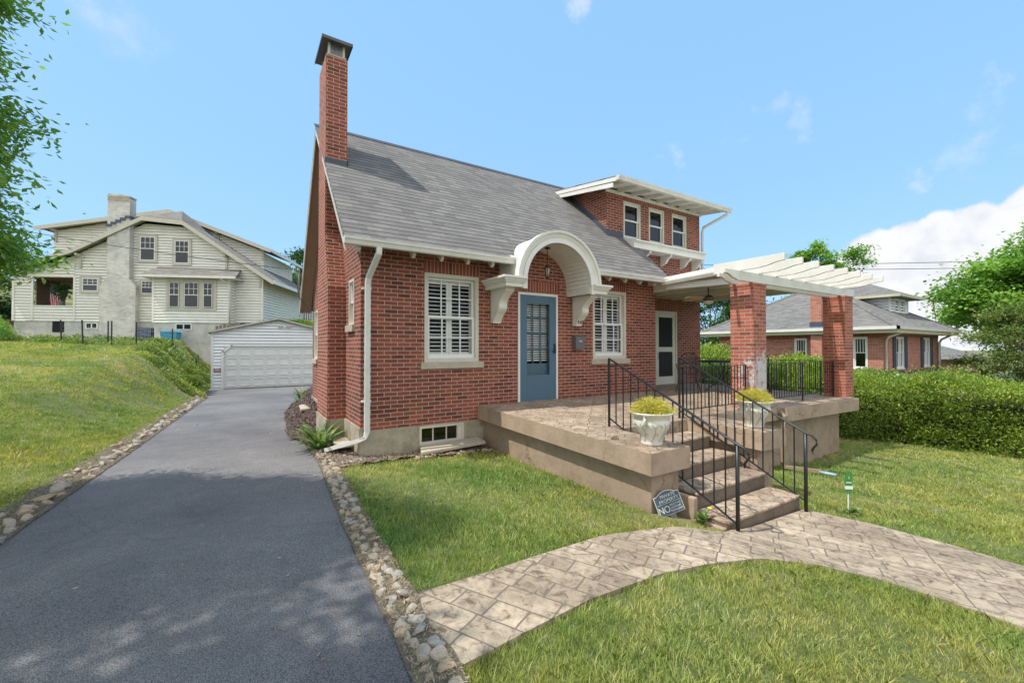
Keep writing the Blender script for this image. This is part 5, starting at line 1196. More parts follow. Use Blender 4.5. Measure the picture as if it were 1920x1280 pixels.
# bay
m = MB(); siding(m, Fr((0, -.8), (1, 0), (0, 1)), [(8.1, 2.6), (12.42, 2.6), (12.42, 5.5), (8.1, 5.5)]); siding(m, Fr((8.1, -.8), (0, 1), (1, 0)), [(0, 2.6), (.8, 2.6), (.8, 5.5), (0, 5.5)]); siding(m, Fr((12.42, -.8), (0, 1), (-1, 0)), [(0, 2.6), (.8, 2.6), (.8, 5.5), (0, 5.5)]); m.box(8.05, 8.16, -.84, -.79, 2.6, 5.5); m.box(12.36, 12.47, -.84, -.79, 2.6, 5.5); nbp('bay', m, SIDW)
m = MB(); m.box(8.85, 11.72, -.87, -.80, 3.36, 5.38); nbp('bay_casing', m, TAUPE)
for u0, u1, g in ((9.03, 9.6, 2), (9.88, 10.7, 3), (10.96, 11.5, 2)): nwin(u0, u1, 3.55, 5.12, -.90, .0, (g, 3))
m = MB(); m.prism([(7.45, -1.25, 5.48), (13.0, -1.25, 5.48), (12.75, -.0, 6.15), (7.9, -.0, 6.2)], (0, 0, -.05)); m.prism([(7.45, -1.25, 5.47), (7.9, 0, 6.19), (7.9, 0, 5.5)], (.03, 0, 0)); br_ = nbp('bay_roof', m, SHW)
m = MB(); m.box(7.45, 13.0, -1.33, -1.25, 5.36, 5.5); m.box(7.5, 12.95, -1.25, -.0, 5.38, 5.42); nbp('gutter', m, GUT, br_)
m = MB(); m.tube([(12.15, -1.28, 5.36), (12.2, -1.2, 5.25), (12.42, -.9, 5.15), (12.48, -.86, 5.0), (12.48, -.86, 2.5)], .045, 6); nbp('downspout', m, GUT, br_)
for (a, b, c, d) in ((3.86, 4.53, 2.2, 2.6), (9.36, 10.28, 2.14, 2.55)):
    y = -.0 if a < 5 else -.78; m = MB(); fr = Fr((0, y), (1, 0), (0, 1)); frame_ring(m, fr, a, b, c, d, .06, -.03, .03); m.box((a + b) / 2 - .03, (a + b) / 2 + .03, y - .03, y + .02, c, d); wn = nbp('basement_window', m, WINW); m = MB(); m.box(a + .05, b - .05, y - .012, y - .008, c + .05, d - .05); nbp('pane', m, DARK, wn)
m = MB(); m.box(2.06, 2.67, -.01, .02, 2.0, 2.66); m.box(12.75, 13.5, -.01, .02, 2.4, 2.66); nbp('vent_opening', m, DARK)
# things round it
flag = thing('flag', (-13.3, 31.4, 0), 'American flag hanging in the porch opening of the cream house', 'flag', rz=nb.rotation_euler.z)
P0 = np.array([1.12, 1.0, 5.15]); rows = []
for i in range(14):
    t_ = i / 13; rows.append([tuple(P0 + np.array([.55 * j / 12 * 1.0 + .0 * t_, .05 * math.sin(j * .9 + i * .5), -1.4 * t_ + (.0) - .55 * (j / 12)]) ) for j in range(13)])
vs = [p for r_ in rows for p in r_]
def flagpart(name, cells, mat):
    m = MB(); m.add(vs, [(i * 13 + j, i * 13 + j + 1, (i + 1) * 13 + j + 1, (i + 1) * 13 + j) for i, j in cells], True); m.build(name, mat, flag, local=True)
RED = plain('flag_red', (.55, .03, .04), .8, .05); WHF = plain('flag_white', (.75, .75, .75), .8, .03); BLF = plain('flag_blue', (.02, .04, .2), .8, .05)
can_ = [(i, j) for i in range(0, 5) for j in range(0, 7)]
flagpart('union', can_, BLF); flagpart('red_stripes', [(i, j) for i in range(13) for j in range(12) if (i, j) not in can_ and j % 2 == 0], RED); flagpart('white_stripes', [(i, j) for i in range(13) for j in range(12) if (i, j) not in can_ and j % 2 == 1], WHF)
m = MB()
for i in range(4):
    for j in range(6): p = np.array(vs[i * 13 + j]) + [.03, -.02, -.04]; m.box(p[0] - .012, p[0] + .012, p[1] - .004, p[1], p[2] - .012, p[2] + .012)
m.build('stars', WHF, flag, local=True)
hb = thing('hanging_basket', (-13.3, 31.4, 0), 'fern in a cream pot beside the flag in the porch opening', 'plant', rz=nb.rotation_euler.z)
m = MB(); m.lathe([(.12, 0), (.19, .3), (.21, .3)], (2.05, .6, 3.66), 16); m.build('pot', CREAM, hb, local=True)
n = 500; d = unit(rng.normal(size=(n, 3)) + [0, 0, .3]); leaf_cloud('foliage', d * rng.uniform(.15, .55, (n, 1)) + [2.1, .6, 4.6], d, .2, .3, FARLD, hb)
ac = thing('condenser_unit', (-13.3, 31.4, 0), 'dark navy slatted condenser unit beside the painted chimney foot', 'air conditioner', rz=nb.rotation_euler.z)
m = MB(); m.box(7.2, 7.98, -.75, -.1, 1.35, 2.26); m.build('case', NAVY, ac, local=True)
m = MB()
for k in range(9): m.box(7.22, 7.96, -.765, -.75, 1.45 + k * .09, 1.48 + k * .09)
for k in range(4): m.box(7.24 + k * .23, 7.26 + k * .23, -.77, -.765, 1.4, 2.24)
m.build('grille', plain('grille_grey', (.2, .22, .28), .5, .1), ac, local=True)
tu = thing('storage_tub', (-13.3, 31.4, 0), 'blue plastic tub with a pale lid standing against the cream house', 'tub', rz=nb.rotation_euler.z)
m = MB(); m.prism([(9.08, -1.7, 1.45), (9.88, -1.7, 1.45), (9.95, -1.7, 1.98), (9.0, -1.7, 1.98)], (0, .5, 0)); m.build('body', BLUET, tu, local=True, bevel=.03)
m = MB(); m.prism([(8.95, -1.75, 1.98), (10.0, -1.75, 1.98), (9.85, -1.75, 2.08), (9.1, -1.75, 2.08)], (0, .6, 0)); m.build('lid', plain('pale_blue_lid', (.18, .42, .55), .4, .1), tu, local=True)
# wire fence below the house
fc = thing('wire_fence', (-6.5, 20.5, .6), 'black metal posts of a thin wire garden fence along the top of the bank', 'fence')
fp = [(-8.9, 22.2, .05), (-7.84, 20.81, .05), (-6.9, 20.4, 0), (-6.72, 20.1, 0), (-5.77, 19.7, 0), (-4.35, 18.9, 0), (-3.15, 17.9, .22)]
pts = []
for (x, y, tilt) in fp:
    z = float(ground_h(x, y)); m = MB(); m.tube([(x, y, z - .1), (x - tilt * 1.0, y, z + 1.25)], .03, 5); m.build('post', FENCEP, fc); pts.append((x, y, z))
m = MB()
for a, b in zip(pts, pts[1:]):
    for k in range(6): m.tube([(a[0], a[1], a[2] + .15 + .2 * k), (b[0], b[1], b[2] + .15 + .2 * k)], .004, 3)
    nn = max(2, int(math.dist(a, b) / .18))
    for k in range(nn): t_ = k / nn; p = [a[i] + (b[i] - a[i]) * t_ for i in range(3)]; m.tube([(p[0], p[1], p[2] + .1), (p[0], p[1], p[2] + 1.15)], .003, 3)
m.build('wire_mesh', GREYM, fc)
wf = thing('picket_fence', (-2.2, 24.4, 1.2), 'short weathered board fence showing behind the left eave of the garage', 'fence')
m = MB()
for k in range(12): m.box(-2.9 + k * .19, -2.9 + k * .19 + .15, 24.5, 24.53, 1.0, 2.35 + .04 * (k % 3) + .02 * k)
m.build('board', WOODF, wf)
dkr = thing('deck_railing', (1.2, 33, 3.2), 'dark railing of a back deck beyond the garage roof', 'railing')
m = MB(); m.box(-.6, 3.5, 33, 33.08, 4.0, 4.1); m.box(-.6, 3.5, 33, 33.08, 3.0, 3.08)
for k in range(24): m.box(-.6 + k * .175, -.55 + k * .175, 33.02, 33.06, 3.0, 4.0)
m.build('rail', plain('dark_stained_wood', (.05, .03, .025), .7, .2), dkr)
rcv = thing('covered_grill', (.35, 34, 3.0), 'red covered barbecue standing on the deck behind the garage', 'barbecue')
m = MB(); m.lathe([(.42, 0), (.45, .6), (.40, 1.15), (.22, 1.5), (.12, 1.95), (.02, 2.0)], (.35, 34.0, 3.0), 14, lambda a, z: 1 + .08 * math.sin(a * 5)); m.build('cover', REDC, rcv)
gh_ = thing('grey_house', (3, 40, 3), 'small pale grey sided house glimpsed between the cream house and our roof', 'house')
m = MB(); siding(m, Fr((0, 39.0), (1, 0), (0, 1)), [(-2, 3), (4.6, 3), (4.6, 5.75), (-2, 5.75)], 0, .15); m.box(4.5, 4.6, 39.1, 45, 3, 5.7); m.build('wall', SIDG, gh_)
m = MB(); m.prism([(-2.5, 38.2, 5.75), (5.4, 38.2, 5.75), (3.5, 41, 7.2), (-2.5, 41, 7.2)], (0, 0, -.1)); m.build('roof', SHN, gh_)
m = MB(); m.box(.5, 1.2, 38.95, 38.99, 4.0, 5.3); m.build('window', WINW, gh_)
def wire(name, pts, r, label, sag):
    a, b = Vector(pts[0]), Vector(pts[1]); m = MB(); m.tube([tuple(a.lerp(b, t_) + Vector((0, 0, -sag * 4 * t_ * (1 - t_)))) for t_ in np.linspace(0, 1, 20)], r, 4); tag(m.build(name, WIRE), label, 'cable')
wire('service_wire', ((-.40, 5.0, 2.98), (-13.5, 18.5, 6.5)), .012, 'service wire sagging across the front of the cream house to our roof', .22)
wire('power_line', ((43, 23.9, 10.7), (64.5, -2.0, 9.3)), .035, 'upper power line crossing the cloud at the right', .15)
wire('power_line', ((43, 23.9, 10.3), (64.5, -2.0, 8.7)), .035, 'lower power line crossing the cloud at the right', .25)
ms = thing('service_mast', (-.42, 5.0, 2.6), 'bent grey service mast with a dark cable loop at the back edge of our roof', 'mast')
m = MB(); m.tube([(-.40, 5.0, 2.3), (-.40, 5.0, 2.9), (-.40, 4.98, 3.0), (-.44, 4.97, 2.98)], .025, 8); m.build('pipe', GREYM, ms)
m = MB(); m.tube([(-.40, 5.0, 2.98), (-.47, 4.9, 2.8), (-.43, 4.8, 2.3), (-.2, 4.7, 2.0), (-.06, 4.6, 1.95)], .01, 5); m.build('cable', WIRE, ms)

# ---------------------------------------------------------------- brick house on the right
rh = thing('neighbour_house', (27, 4, -1.6), 'one-storey red brick house with a grey hip roof behind the hedge', 'house')
LF = Fr((23.8, 0), (0, 1), (1, 0)); RF = Fr((0, .66), (1, 0), (0, 1))
m = MB(); lw = [(3.85, 4.45, .12, 1.54), (1.25, 1.84, .02, 1.56)]; rw = [(25.4, 26.5, .02, 1.57), (29.5, 30.6, .02, 1.57)]
wall_holes(m, LF, .66, 8.8, -1.9, 1.75, lw, .08); wall_holes(m, RF, 23.8, 32.2, -1.9, 1.75, rw, .08); m.box(23.81, 32.2, 8.78, 8.8, -1.9, 1.75); m.box(32.18, 32.2, .7, 8.8, -1.9, 1.75)
m.build('wall', BRN, rh)
m = MB(); LF.box(m, .66, 8.8, -.012, 0, 1.50, 1.70); RF.box(m, 23.8, 32.2, -.012, -.001, 1.57, 1.72); m.build('soldier_course', BRS, rh)
ex0, ex1, ey0, ey1, ez = 23.1, 33.0, -.05, 9.6, 2.02; ax, ay, az = (28.0, 28.1), 4.8, 4.95
m = MB(); V = [(ex0, ey0, ez), (ex1, ey0, ez), (ex1, ey1, ez), (ex0, ey1, ez), (ax[0], ay, az), (ax[1], ay, az), (ex0, ey0, ez - .1), (ex1, ey0, ez - .1), (ex1, ey1, ez - .1), (ex0, ey1, ez - .1)]
m.add(V, [(0, 1, 5, 4), (1, 2, 5), (2, 3, 4, 5), (3, 0, 4), (6, 9, 8, 7), (0, 6, 7, 1), (1, 7, 8, 2), (2, 8, 9, 3), (3, 9, 6, 0)]); rr = m.build('roof', SHN, rh)
m = MB()
def hipcap(a, b, w_=.14):
    a, b = Vector(a), Vector(b); d = (b - a).normalized(); s_ = d.cross(Vector((0, 0, 1))).normalized() * w_
    m.add([a + s_ + Vector((0, 0, -.03)), a + Vector((0, 0, .05)), a - s_ + Vector((0, 0, -.03)), b + s_ + Vector((0, 0, -.03)), b + Vector((0, 0, .05)), b - s_ + Vector((0, 0, -.03))], [(0, 1, 4, 3), (1, 2, 5, 4)])
for c in ((ex0, ey0), (ex0, ey1), (ex1, ey0)): hipcap((c[0], c[1], ez), (ax[0], ay, az))
m.build('hip_cap', SHW, rr)
m = MB(); m.box(ex0 - .1, ex0 - .002, ey0 - .1, ey1, ez - .14, ez + .0); m.box(ex0 - .1, ex1, ey0 - .1, ey0 - .002, ez - .14, ez); m.build('gutter', GUT, rr)
m = MB(); m.box(ex0 + .02, 23.79, ey0, ey1, ez - .3, ez - .105); m.box(23.79, ex1 - .1, ey0, .65, ez - .3, ez - .105); m.build('soffit', OLIVE, rr)
for a in lw: sash_window(LF, *a, rh, WINW, .07, grid=(4, 0), dep=.0, pane_back=CURT)
for a in rw:
    sash_window(RF, a[0], (a[0] + a[1]) / 2 - .01, a[2], a[3], rh, WINW, .06, grid=(1, 1), pane_back=CURT); sash_window(RF, (a[0] + a[1]) / 2 + .01, a[1], a[2], a[3], rh, WINW, .06, grid=(2, 2), pane_back=CURT)
    for (s0, s1) in ((a[0] - .42, a[0] - .06), (a[1] + .06, a[1] + .42)):
        m = MB(); frame_ring(m, RF, s0, s1, -.02, 1.6, .05, -.05, -.003); RF.box(m, s0 + .05, s1 - .05, -.035, -.02, .03, 1.55)
        for k in range(18): RF.box(m, s0 + .05, s1 - .05, -.044, -.036, .06 + k * .082, .10 + k * .082)
        m.build('shutter', SHUT, rh)
m = MB(); m.tube([(24.3, .0, 1.88), (24.2, .1, 1.75), (23.95, .5, 1.55), (23.9, .58, 1.4), (23.9, .58, -.1), (24.1, .2, -.25), (25.2, -1.4, -.5)], .06, 6); m.build('downspout', GUT, rh)
m = MB(); m.tube([(32.6, .0, 1.88), (32.1, .5, 1.5), (32.05, .58, 1.3), (32.05, .58, -1.5)], .06, 6); m.build('downspout', GUT, rh)
m = MB(); m.box(23.25, 23.79, 2.95, 3.45, -1.9, 3.8); nc = m.build('chimney', BRN, rh); m = MB(); m.box(23.22, 23.82, 2.92, 3.48, 2.0, 2.35); m.build('flashing', FLASH, nc)
m = MB(); m.prism([(24.4, .65, -.12), (31.4, .65, -.12), (31.4, -1.6, -.6), (24.4, -1.6, -.6)], (0, 0, -.12)); m.build('porch_roof', DMETAL, rh)
# its dormer
m = MB(); siding(m, Fr((0, 1.6), (1, 0), (0, 1)), [(27.9, 2.7), (30.7, 2.7), (30.7, 3.85), (27.9, 3.85)], 0, .15); siding(m, Fr((27.9, 1.6), (0, 1), (1, 0)), [(0, 2.95), (2.4, 3.9), (2.4, 4.2), (0, 3.85)], 0, .15); m.box(27.86, 27.95, 1.55, 1.62, 2.7, 3.85); m.box(30.65, 30.74, 1.55, 1.62, 2.7, 3.85)
dm = m.build('dormer', SIDG, rh)
m = MB(); V = [(27.3, 1.0, 3.86), (31.3, 1.0, 3.86), (31.3, 4.4, 3.86), (27.3, 4.4, 3.86), (29.3, 3.0, 4.80), (29.3, 4.4, 4.80)]; m.add(V, [(0, 1, 4), (1, 2, 5, 4), (3, 0, 4, 5)]); m.prism([(27.3, 1.0, 3.855), (31.3, 1.0, 3.855), (31.3, 4.4, 3.855), (27.3, 4.4, 3.855)], (0, 0, -.12)); m.build('dormer_roof', SHN, dm)
m = MB(); m.box(27.27, 31.33, .95, .998, 3.73, 3.87); m.box(27.25, 27.298, .95, 3.6, 3.73, 3.87); m.build('fascia', OLIVE, dm)
for a in ((28.5, 29.25), (29.35, 30.1)): sash_window(Fr((0, 1.54), (1, 0), (0, 1)), a[0], a[1], 3.0, 3.75, rh, WINW, .05, pane_back=DARK)

h3 = thing('neighbour_house', (46, 5, -2), 'farther house with stacked pale grey hip roofs at the right behind the brick house', 'house')
m = MB(); m.box(41.2, 47.8, 1.6, 9.5, -2, .2); m.build('wall', plain('far_tan_brick', (.38, .22, .16), .9, .2, 8), h3)
m = MB(); m.box(43, 50.2, 6.2, 12, .2, 1.75); m.build('upper_wall', SIDG, h3)
m = MB(); m.add([(40.6, 1.0, .2), (48.4, 1.0, .2), (48.4, 10, .2), (40.6, 10, .2), (43.5, 5.2, 1.8), (44.5, 5.2, 1.8)], [(0, 1, 5, 4), (1, 2, 5), (2, 3, 4, 5), (3, 0, 4), (3, 2, 1, 0)]); m.build('lower_roof', SHN, h3)
m = MB(); m.add([(42.4, 5.6, 1.75), (50.8, 5.6, 1.75), (50.8, 12.5, 1.75), (42.4, 12.5, 1.75), (45.5, 9, 3.3), (47.5, 9, 3.3)], [(0, 1, 5, 4), (1, 2, 5), (2, 3, 4, 5), (3, 0, 4), (3, 2, 1, 0)]); m.build('upper_roof', SHN, h3)
m = MB(); m.box(40.55, 48.45, .9, .998, .06, .22); m.box(42.35, 50.85, 5.5, 5.598, 1.6, 1.77); m.build('gutter', GUT, h3)
m = MB(); m.box(43.8, 48.6, 6.15, 6.19, .7, 1.5); m.build('window_band', DARK, h3); 
for x in (45.8, 43.0): sash_window(Fr((0, 1.58), (1, 0), (0, 1)), x, x + .7, -1.4, -.1, h3, WINW, .07, pane_back=CURT)

# ---------------------------------------------------------------- trees, hedges, plants
def tree(name, base, blobs, nleaf, size, mat, label, trunk_r, seed, group='trees round the houses', flat=.5, trunk_top=None, aspect=.5, clump=.55, droop=-.15, nclump=90):
    lr = np.random.default_rng(seed); t = thing(name, base, label, 'tree', group); bx, by, bz = base
    P = []; Dn = []; vol = np.array([b[1][0] * b[1][1] * b[1][2] for b in blobs]); vol = vol ** .67; vol /= vol.sum(); rn = []
    m = MB(); top = trunk_top or (bx, by, max(b[0][2] for b in blobs)); tt = np.linspace(0, 1, 7)
    m.tube([(bx + (top[0] - bx) * q + .12 * trunk_r * 6 * math.sin(q * 5 + seed) * q, by + (top[1] - by) * q, bz - .2 + (top[2] - bz) * q) for q in tt], [trunk_r * (1 - .75 * q) for q in tt], 9)
    for (c, r, dens), vv in zip(blobs, vol):
        nc = max(4, int(nclump * vv)); d = unit(lr.normal(size=(nc, 3))); rad = lr.uniform(.45, 1.0, (nc, 1)) ** .5; cc = np.array(c) + d * rad * np.array(r)
        for k in range(nc):
            n = int(nleaf * vv / nc * lr.uniform(.6, 1.4) * dens); s = clump * lr.uniform(.6, 1.25)
            outd = d[k] * np.array([1, 1, .35]); outd = outd / np.linalg.norm(outd)
            # flattened sprays of leaves strung outwards
            q = lr.normal(size=(n, 3)) * np.array([s, s, s * flat]) * .62 + outd * (lr.uniform(-.8, .95, (n, 1)) * s)
            P.append(cc[k] + q); Dn.append(unit(outd[None] * .8 + lr.normal(size=(n, 3)) * .55 + np.array([0, 0, droop])))
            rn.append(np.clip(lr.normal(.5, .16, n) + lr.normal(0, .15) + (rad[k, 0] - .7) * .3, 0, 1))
            if k % 2 == 0: a0 = Vector((bx + (top[0] - bx) * .6, by + (top[1] - by) * .6, bz + (top[2] - bz) * lr.uniform(.3, .8))); b0 = Vector(cc[k]); mm_ = a0.lerp(b0, .5) + Vector((0, 0, .12 * (b0 - a0).length)); m.tube([a0, mm_, b0], [trunk_r * .32, trunk_r * .18, trunk_r * .05], 5)
    m.build('trunk', BARK, t)
    P = np.concatenate(P); Dn = np.concatenate(Dn); leaf_cloud('crown', P, Dn, lr.uniform(.7, 1.25, len(P)) * size, aspect, mat, t, np.concatenate(rn), off=base, curl=.08, up=(0, 0, 1)); return t
g0 = lambda x, y: (x, y, float(ground_h(x, y)) - .05)
tree('shade_tree', g0(-6.1, -1.3), [((-5.33, -1.1, 2.35), (1.6, 1.3, .85), 1.3), ((-5.2, -1.0, 3.15), (1.5, 1.15, .75), 1.3), ((-5.25, -1.05, 4.1), (1.6, 1.15, 1.0), 1.3), ((-5.55, -1.35, 5.5), (1.5, 1.2, 1.4), .75), ((-3.45, -2.2, 4.85), (.30, .32, .13), .8), ((-4.1, -2.0, 5.1), (.6, .5, .3), 1), ((-4.55, -.05, 2.1), (.7, .6, .3), 1.1)], 560000, .072, MAPLE, 'leafy green shade tree filling the left edge, its branches over the lawn', .15, 3, nclump=820, clump=.29, flat=.40, aspect=.5, droop=-.3)
tree('shade_tree', g0(-6.6, -5.6), [((-6.0, -5.5, 5.9), (1.9, 2.1, 1.6), 1), ((-5.9, -3.0, 6.4), (1.3, .5, .5), .25)], 16000, .16, MAPLE, 'leafy shade tree standing just left of the camera, throwing its shade on the driveway', .2, 13, nclump=26, clump=.45)
tree('maple_tree', g0(60, -1.0), [((60, -1.0, 5.2), (7.4, 7.2, 4.2), 1), ((61.5, -3, 9.2), (6.2, 6, 3.6), 1), ((55.9, 2.2, 6.5), (3.2, 3.2, 2.6), 1)], 60000, .36, FARLF, 'big bright green maple behind the brick house at the right edge', .5, 5, clump=1.15, nclump=170, flat=.55, aspect=.75)
tree('blossom_tree', g0(32.5, -2.6), [((32.5, -2.7, 1.2), (2.3, 2.6, 2.1), 1), ((34, -4, 2.6), (2.2, 2.6, 1.6), 1), ((33.5, -4.5, -.3), (2.2, 2.6, 1.5), 1)], 26000, .15, FARLO, 'olive green tree with cream blossom behind the hedge at the right edge', .15, 6, clump=.5, nclump=90, aspect=.55)
tree('slender_tree', g0(50.5, 13.4), [((50.3, 13.0, 10.3), (2.9, 2.9, 1.7), .8), ((50.3, 13.4, 7.2), (2.4, 2.4, 2.4), .7)], 15000, .30, FARLF, 'sparse tree rising behind the pergola against the cloud', .2, 7, clump=.7, nclump=46, aspect=.6)
tree('dark_tree', g0(40.5, 20), [((40.5, 20, 3.6), (5.5, 5, 3.2), 1), ((44, 17, 2.4), (4, 4, 3), 1)], 30000, .26, FARLD, 'dark dense tree seen under the porch roof beyond the house corner', .3, 8, clump=.9, nclump=90, aspect=.65)
tree('hill_tree', g0(4.5, 52), [((4.8, 52, 10.3), (2.0, 2.0, 2.8), .8), ((3.6, 52, 7.8), (2.4, 2.4, 2.0), .8)], 6000, .3, FARLD, 'dark tree on the slope behind the gap between the houses', .2, 9, clump=.7, nclump=40, aspect=.6)
tree('hill_tree', g0(10, 60), [((9, 60, 9.5), (6, 5, 2.6), 1)], 9000, .4, FARLF, 'paler trees on the rise behind our roof edge', .3, 10, clump=1.2, nclump=40, aspect=.6)
tree('street_tree', g0(-17.5, 37), [((-17.5, 37, 4.6), (3.4, 3, 2.6), 1), ((-20, 38, 3.6), (3.5, 3, 2.4), 1)], 16000, .26, FARLD, 'dark tree beyond the left end of the cream house', .3, 11, clump=.9, nclump=60, aspect=.6)
def bush(name, c, r, n, size, mat, label, cat='bush', group=None, seed=1, aspect=.5, solid=True):
    lr = np.random.default_rng(seed); t = thing(name, (c[0], c[1], float(ground_h(c[0], c[1]))), label, cat, group); off = t.location
    d = unit(lr.normal(size=(n, 3))); d[:, 2] = np.abs(d[:, 2]) * 1.0 - .15; th = np.arctan2(d[:, 1], d[:, 0])
    lump = 1 + .13 * np.sin(th * 4 + seed) * np.cos(d[:, 2] * 5) + lr.normal(size=n) * .07
    P = np.array(c) + d * (lump * lr.random(n) ** .22)[:, None] * np.array(r); D = unit(d + lr.normal(size=(n, 3)) * .7 + [0, 0, .2])
    leaf_cloud('foliage', P, D, lr.uniform(.7, 1.3, n) * size, aspect, mat, t, off=off, rnd=np.clip(lr.normal(.5, .2, n), 0, 1))
    m = MB()
    for k in range(6): a = k * 1.05; m.tube([(c[0], c[1], off.z - .1), (c[0] + r[0] * .6 * math.cos(a), c[1] + r[1] * .6 * math.sin(a), c[2] + r[2] * .4)], [.03, .01], 5)
    m.build('stem', BARK, t)
bush('garden_bush', (17.2, 5.2, .1), (2.2, 2.0, 1.3), 9000, .11, HEDGE, 'yellow-green bush beyond the far patio railing', seed=2)
bush('garden_bush', (19.5, 2.4, -.2), (2.0, 1.8, 1.1), 7000, .11, HEDGE, 'lower yellow-green bush in front of the brick neighbour house', seed=3)
bush('garden_bush', (21.6, .6, -.5), (1.7, 1.7, .75), 4500, .11, IVY, 'small bush under the windows of the brick neighbour house', seed=23)
bush('garden_bush', (1.6, 25.6, 2.2), (2.6, 1.0, .85), 8000, .12, HEDGE, 'bright green hedge bush rising behind the garage roof', seed=4)
bush('garden_bush', (-15.2, 31, 2.0), (1.8, 1.8, 1.5), 6000, .13, HEDGE, 'yellow-green bush at the left end of the cream house', seed=5)
bush('garden_bush', (-11.9, 23.5, 1.7), (1.0, 1.0, 1.2), 3500, .10, MAPLE, 'dark leafy shrub at the left edge of the sloping lawn', seed=6)
# long hedge on the right
hg = thing('hedge', (13, -3, -1.4), 'long shaggy green hedge between the right lawn and the brick house', 'hedge')
def hedge_x(y): return np.interp(y, [-16, -9, -4.9, -2, 2, 7], [16.4, 15.0, 13.55, 12.35, 11.7, 11.5])
HT = 1.46
nc = 5000; cy = rng.uniform(-14, 6.6, nc); ph = rng.random(nc) * (HT + 1.7); side = ph < HT
cH = HT + .10 * np.sin(cy * 1.3) + .08 * np.sin(cy * 3.3 + 1); cz = np.where(side, ph * cH / HT, cH + .06 * np.sin(cy * 3 + ph * 4)) + rng.normal(size=nc) * .06
cx = hedge_x(cy) + np.where(side, .16 * np.sin(cz * 3 + cy * 1.7) + .12 * np.sin(cy * 4.1 + cz * 2) - rng.random(nc) * .14 + .10 * cz / HT, ph - HT)
cN = unit(np.where(side[:, None], np.array([[-1, 0, .35]]), np.array([[-.25, 0, 1]])) + rng.normal(size=(nc, 3)) * .25)
n = 210000; k = rng.integers(0, nc, n); s_ = rng.uniform(.07, .16, nc)[k][:, None]
q = rng.normal(size=(n, 3)) * s_ * np.array([1, 1.3, .45]) + cN[k] * rng.uniform(-.1, .16, (n, 1))
P = np.stack([cx[k], cy[k], ground_h(hedge_x(cy[k]), cy[k]) + cz[k]], 1) + q; P[:, 2] = np.maximum(P[:, 2], ground_h(P[:, 0], P[:, 1]) + .05)
D = unit(cN[k] * .9 + rng.normal(size=(n, 3)) * .6 + np.array([0, 0, .1]))
tone = np.clip(.42 + rng.normal(size=nc)[k] * .13 + .10 * (cz[k] - .8) + rng.normal(size=n) * .14, 0, 1)
leaf_cloud('foliage', P, D, rng.uniform(.05, .10, n), .36, HEDGE, hg, tone, off=hg.location)
m = MB(); ys_ = np.linspace(-14, 6.5, 30); v = []
for y in ys_:
    x = float(hedge_x(y)); z = float(ground_h(x, y)); v += [(x + .34, y, z - .3), (x + .36, y, z + 1.12), (x + 1.7, y, z + 1.16), (x + 1.9, y, z - .3)]
m.add(v, [(4 * i + k, 4 * i + (k + 1) % 4, 4 * i + 4 + (k + 1) % 4, 4 * i + 4 + k) for i in range(29) for k in range(4)] + [(0, 1, 2, 3), (116, 119, 118, 117)]); m.build('twigs', HIDECORE, hg)
# shoots standing out of the top
n = 2600; yy = rng.uniform(-14, 6.5, n); k0 = rng.random(n) * .34; x = hedge_x(yy) + rng.random(n) * 1.0; q = np.repeat(rng.uniform(-14, 6.5, n // 10), 10)[:n]; xq = hedge_x(q) + np.repeat(rng.random(n // 10) * 1.2, 10)[:n]
P = np.stack([xq + rng.normal(size=n) * .025, q + rng.normal(size=n) * .025, ground_h(xq, q) + 1.48 + k0], 1); leaf_cloud('shoots', P, unit(rng.normal(size=(n, 3)) + [0, 0, .8]), .06, .4, HEDGE, hg, off=hg.location)

# ivy and weeds along the bank, countless: stuff
def cover(name, path, width, n, size, mat, hmax, seed):
    lr = np.random.default_rng(seed); pth = np.array(path); d = np.r_[0, np.cumsum(np.hypot(*np.diff(pth, axis=0).T))]
    nc = int(d[-1] * width * 5); tc_ = lr.random(nc) * d[-1]; cx = np.interp(tc_, d, pth[:, 0]) + lr.normal(size=nc) * width * .4; cy = np.interp(tc_, d, pth[:, 1]) + lr.normal(size=nc) * width * .4; ch = lr.uniform(.25, 1, nc) * hmax
    k = lr.integers(0, nc, n); dd = unit(lr.normal(size=(n, 3))); dd[:, 2] = np.abs(dd[:, 2]); r = .42
    rr_ = lr.random(n) ** .5 * 1.5; x = cx[k] + dd[:, 0] * r * rr_; y = cy[k] + dd[:, 1] * r * rr_; keep = ~on_drive(x + .05, y) & ~((x > -2.8) & (x < 2.8) & (y > 17.9) & (y < 24.1)) & ~((x > -.1) & (x < 10) & (y > 0) & (y < 5.3)); x, y, dd, k, rr_ = x[keep], y[keep], dd[keep], k[keep], rr_[keep]
    P = np.stack([x, y, ground_h(x, y) + dd[:, 2] * ch[k] * lr.uniform(.3, 1.15, len(x)) + .02], 1); D = unit(dd + lr.normal(size=dd.shape) * .6)
    tone = np.clip(lr.normal(.5, .2, len(x)) + .25 * np.sin(cx[k] * 2 + cy[k] * 3), 0, 1)
    tag(leaf_cloud(name, P, D, lr.uniform(.7, 1.3, len(x)) * size, .55, mat, None, tone), kind='stuff')
cover('bank_ground_cover', [(-3.0, 13.2), (-3.6, 15.0), (-4.0, 16.6), (-4.3, 18.2), (-4.6, 19.8)], 1.5, 60000, .085, IVY, .32, 1)
cover('weeds_along_fence', [(-3.3, 18.2), (-5.5, 20.6), (-7.8, 22), (-10, 24.2), (-14.5, 28.5)], 1.4, 26000, .10, IVY, .5, 2)
cover('weeds_under_wall', [(-12.5, 29.5), (-7, 27.0), (-3.4, 24.0), (-3.6, 20)], 1.3, 34000, .11, IVY, .5, 3)
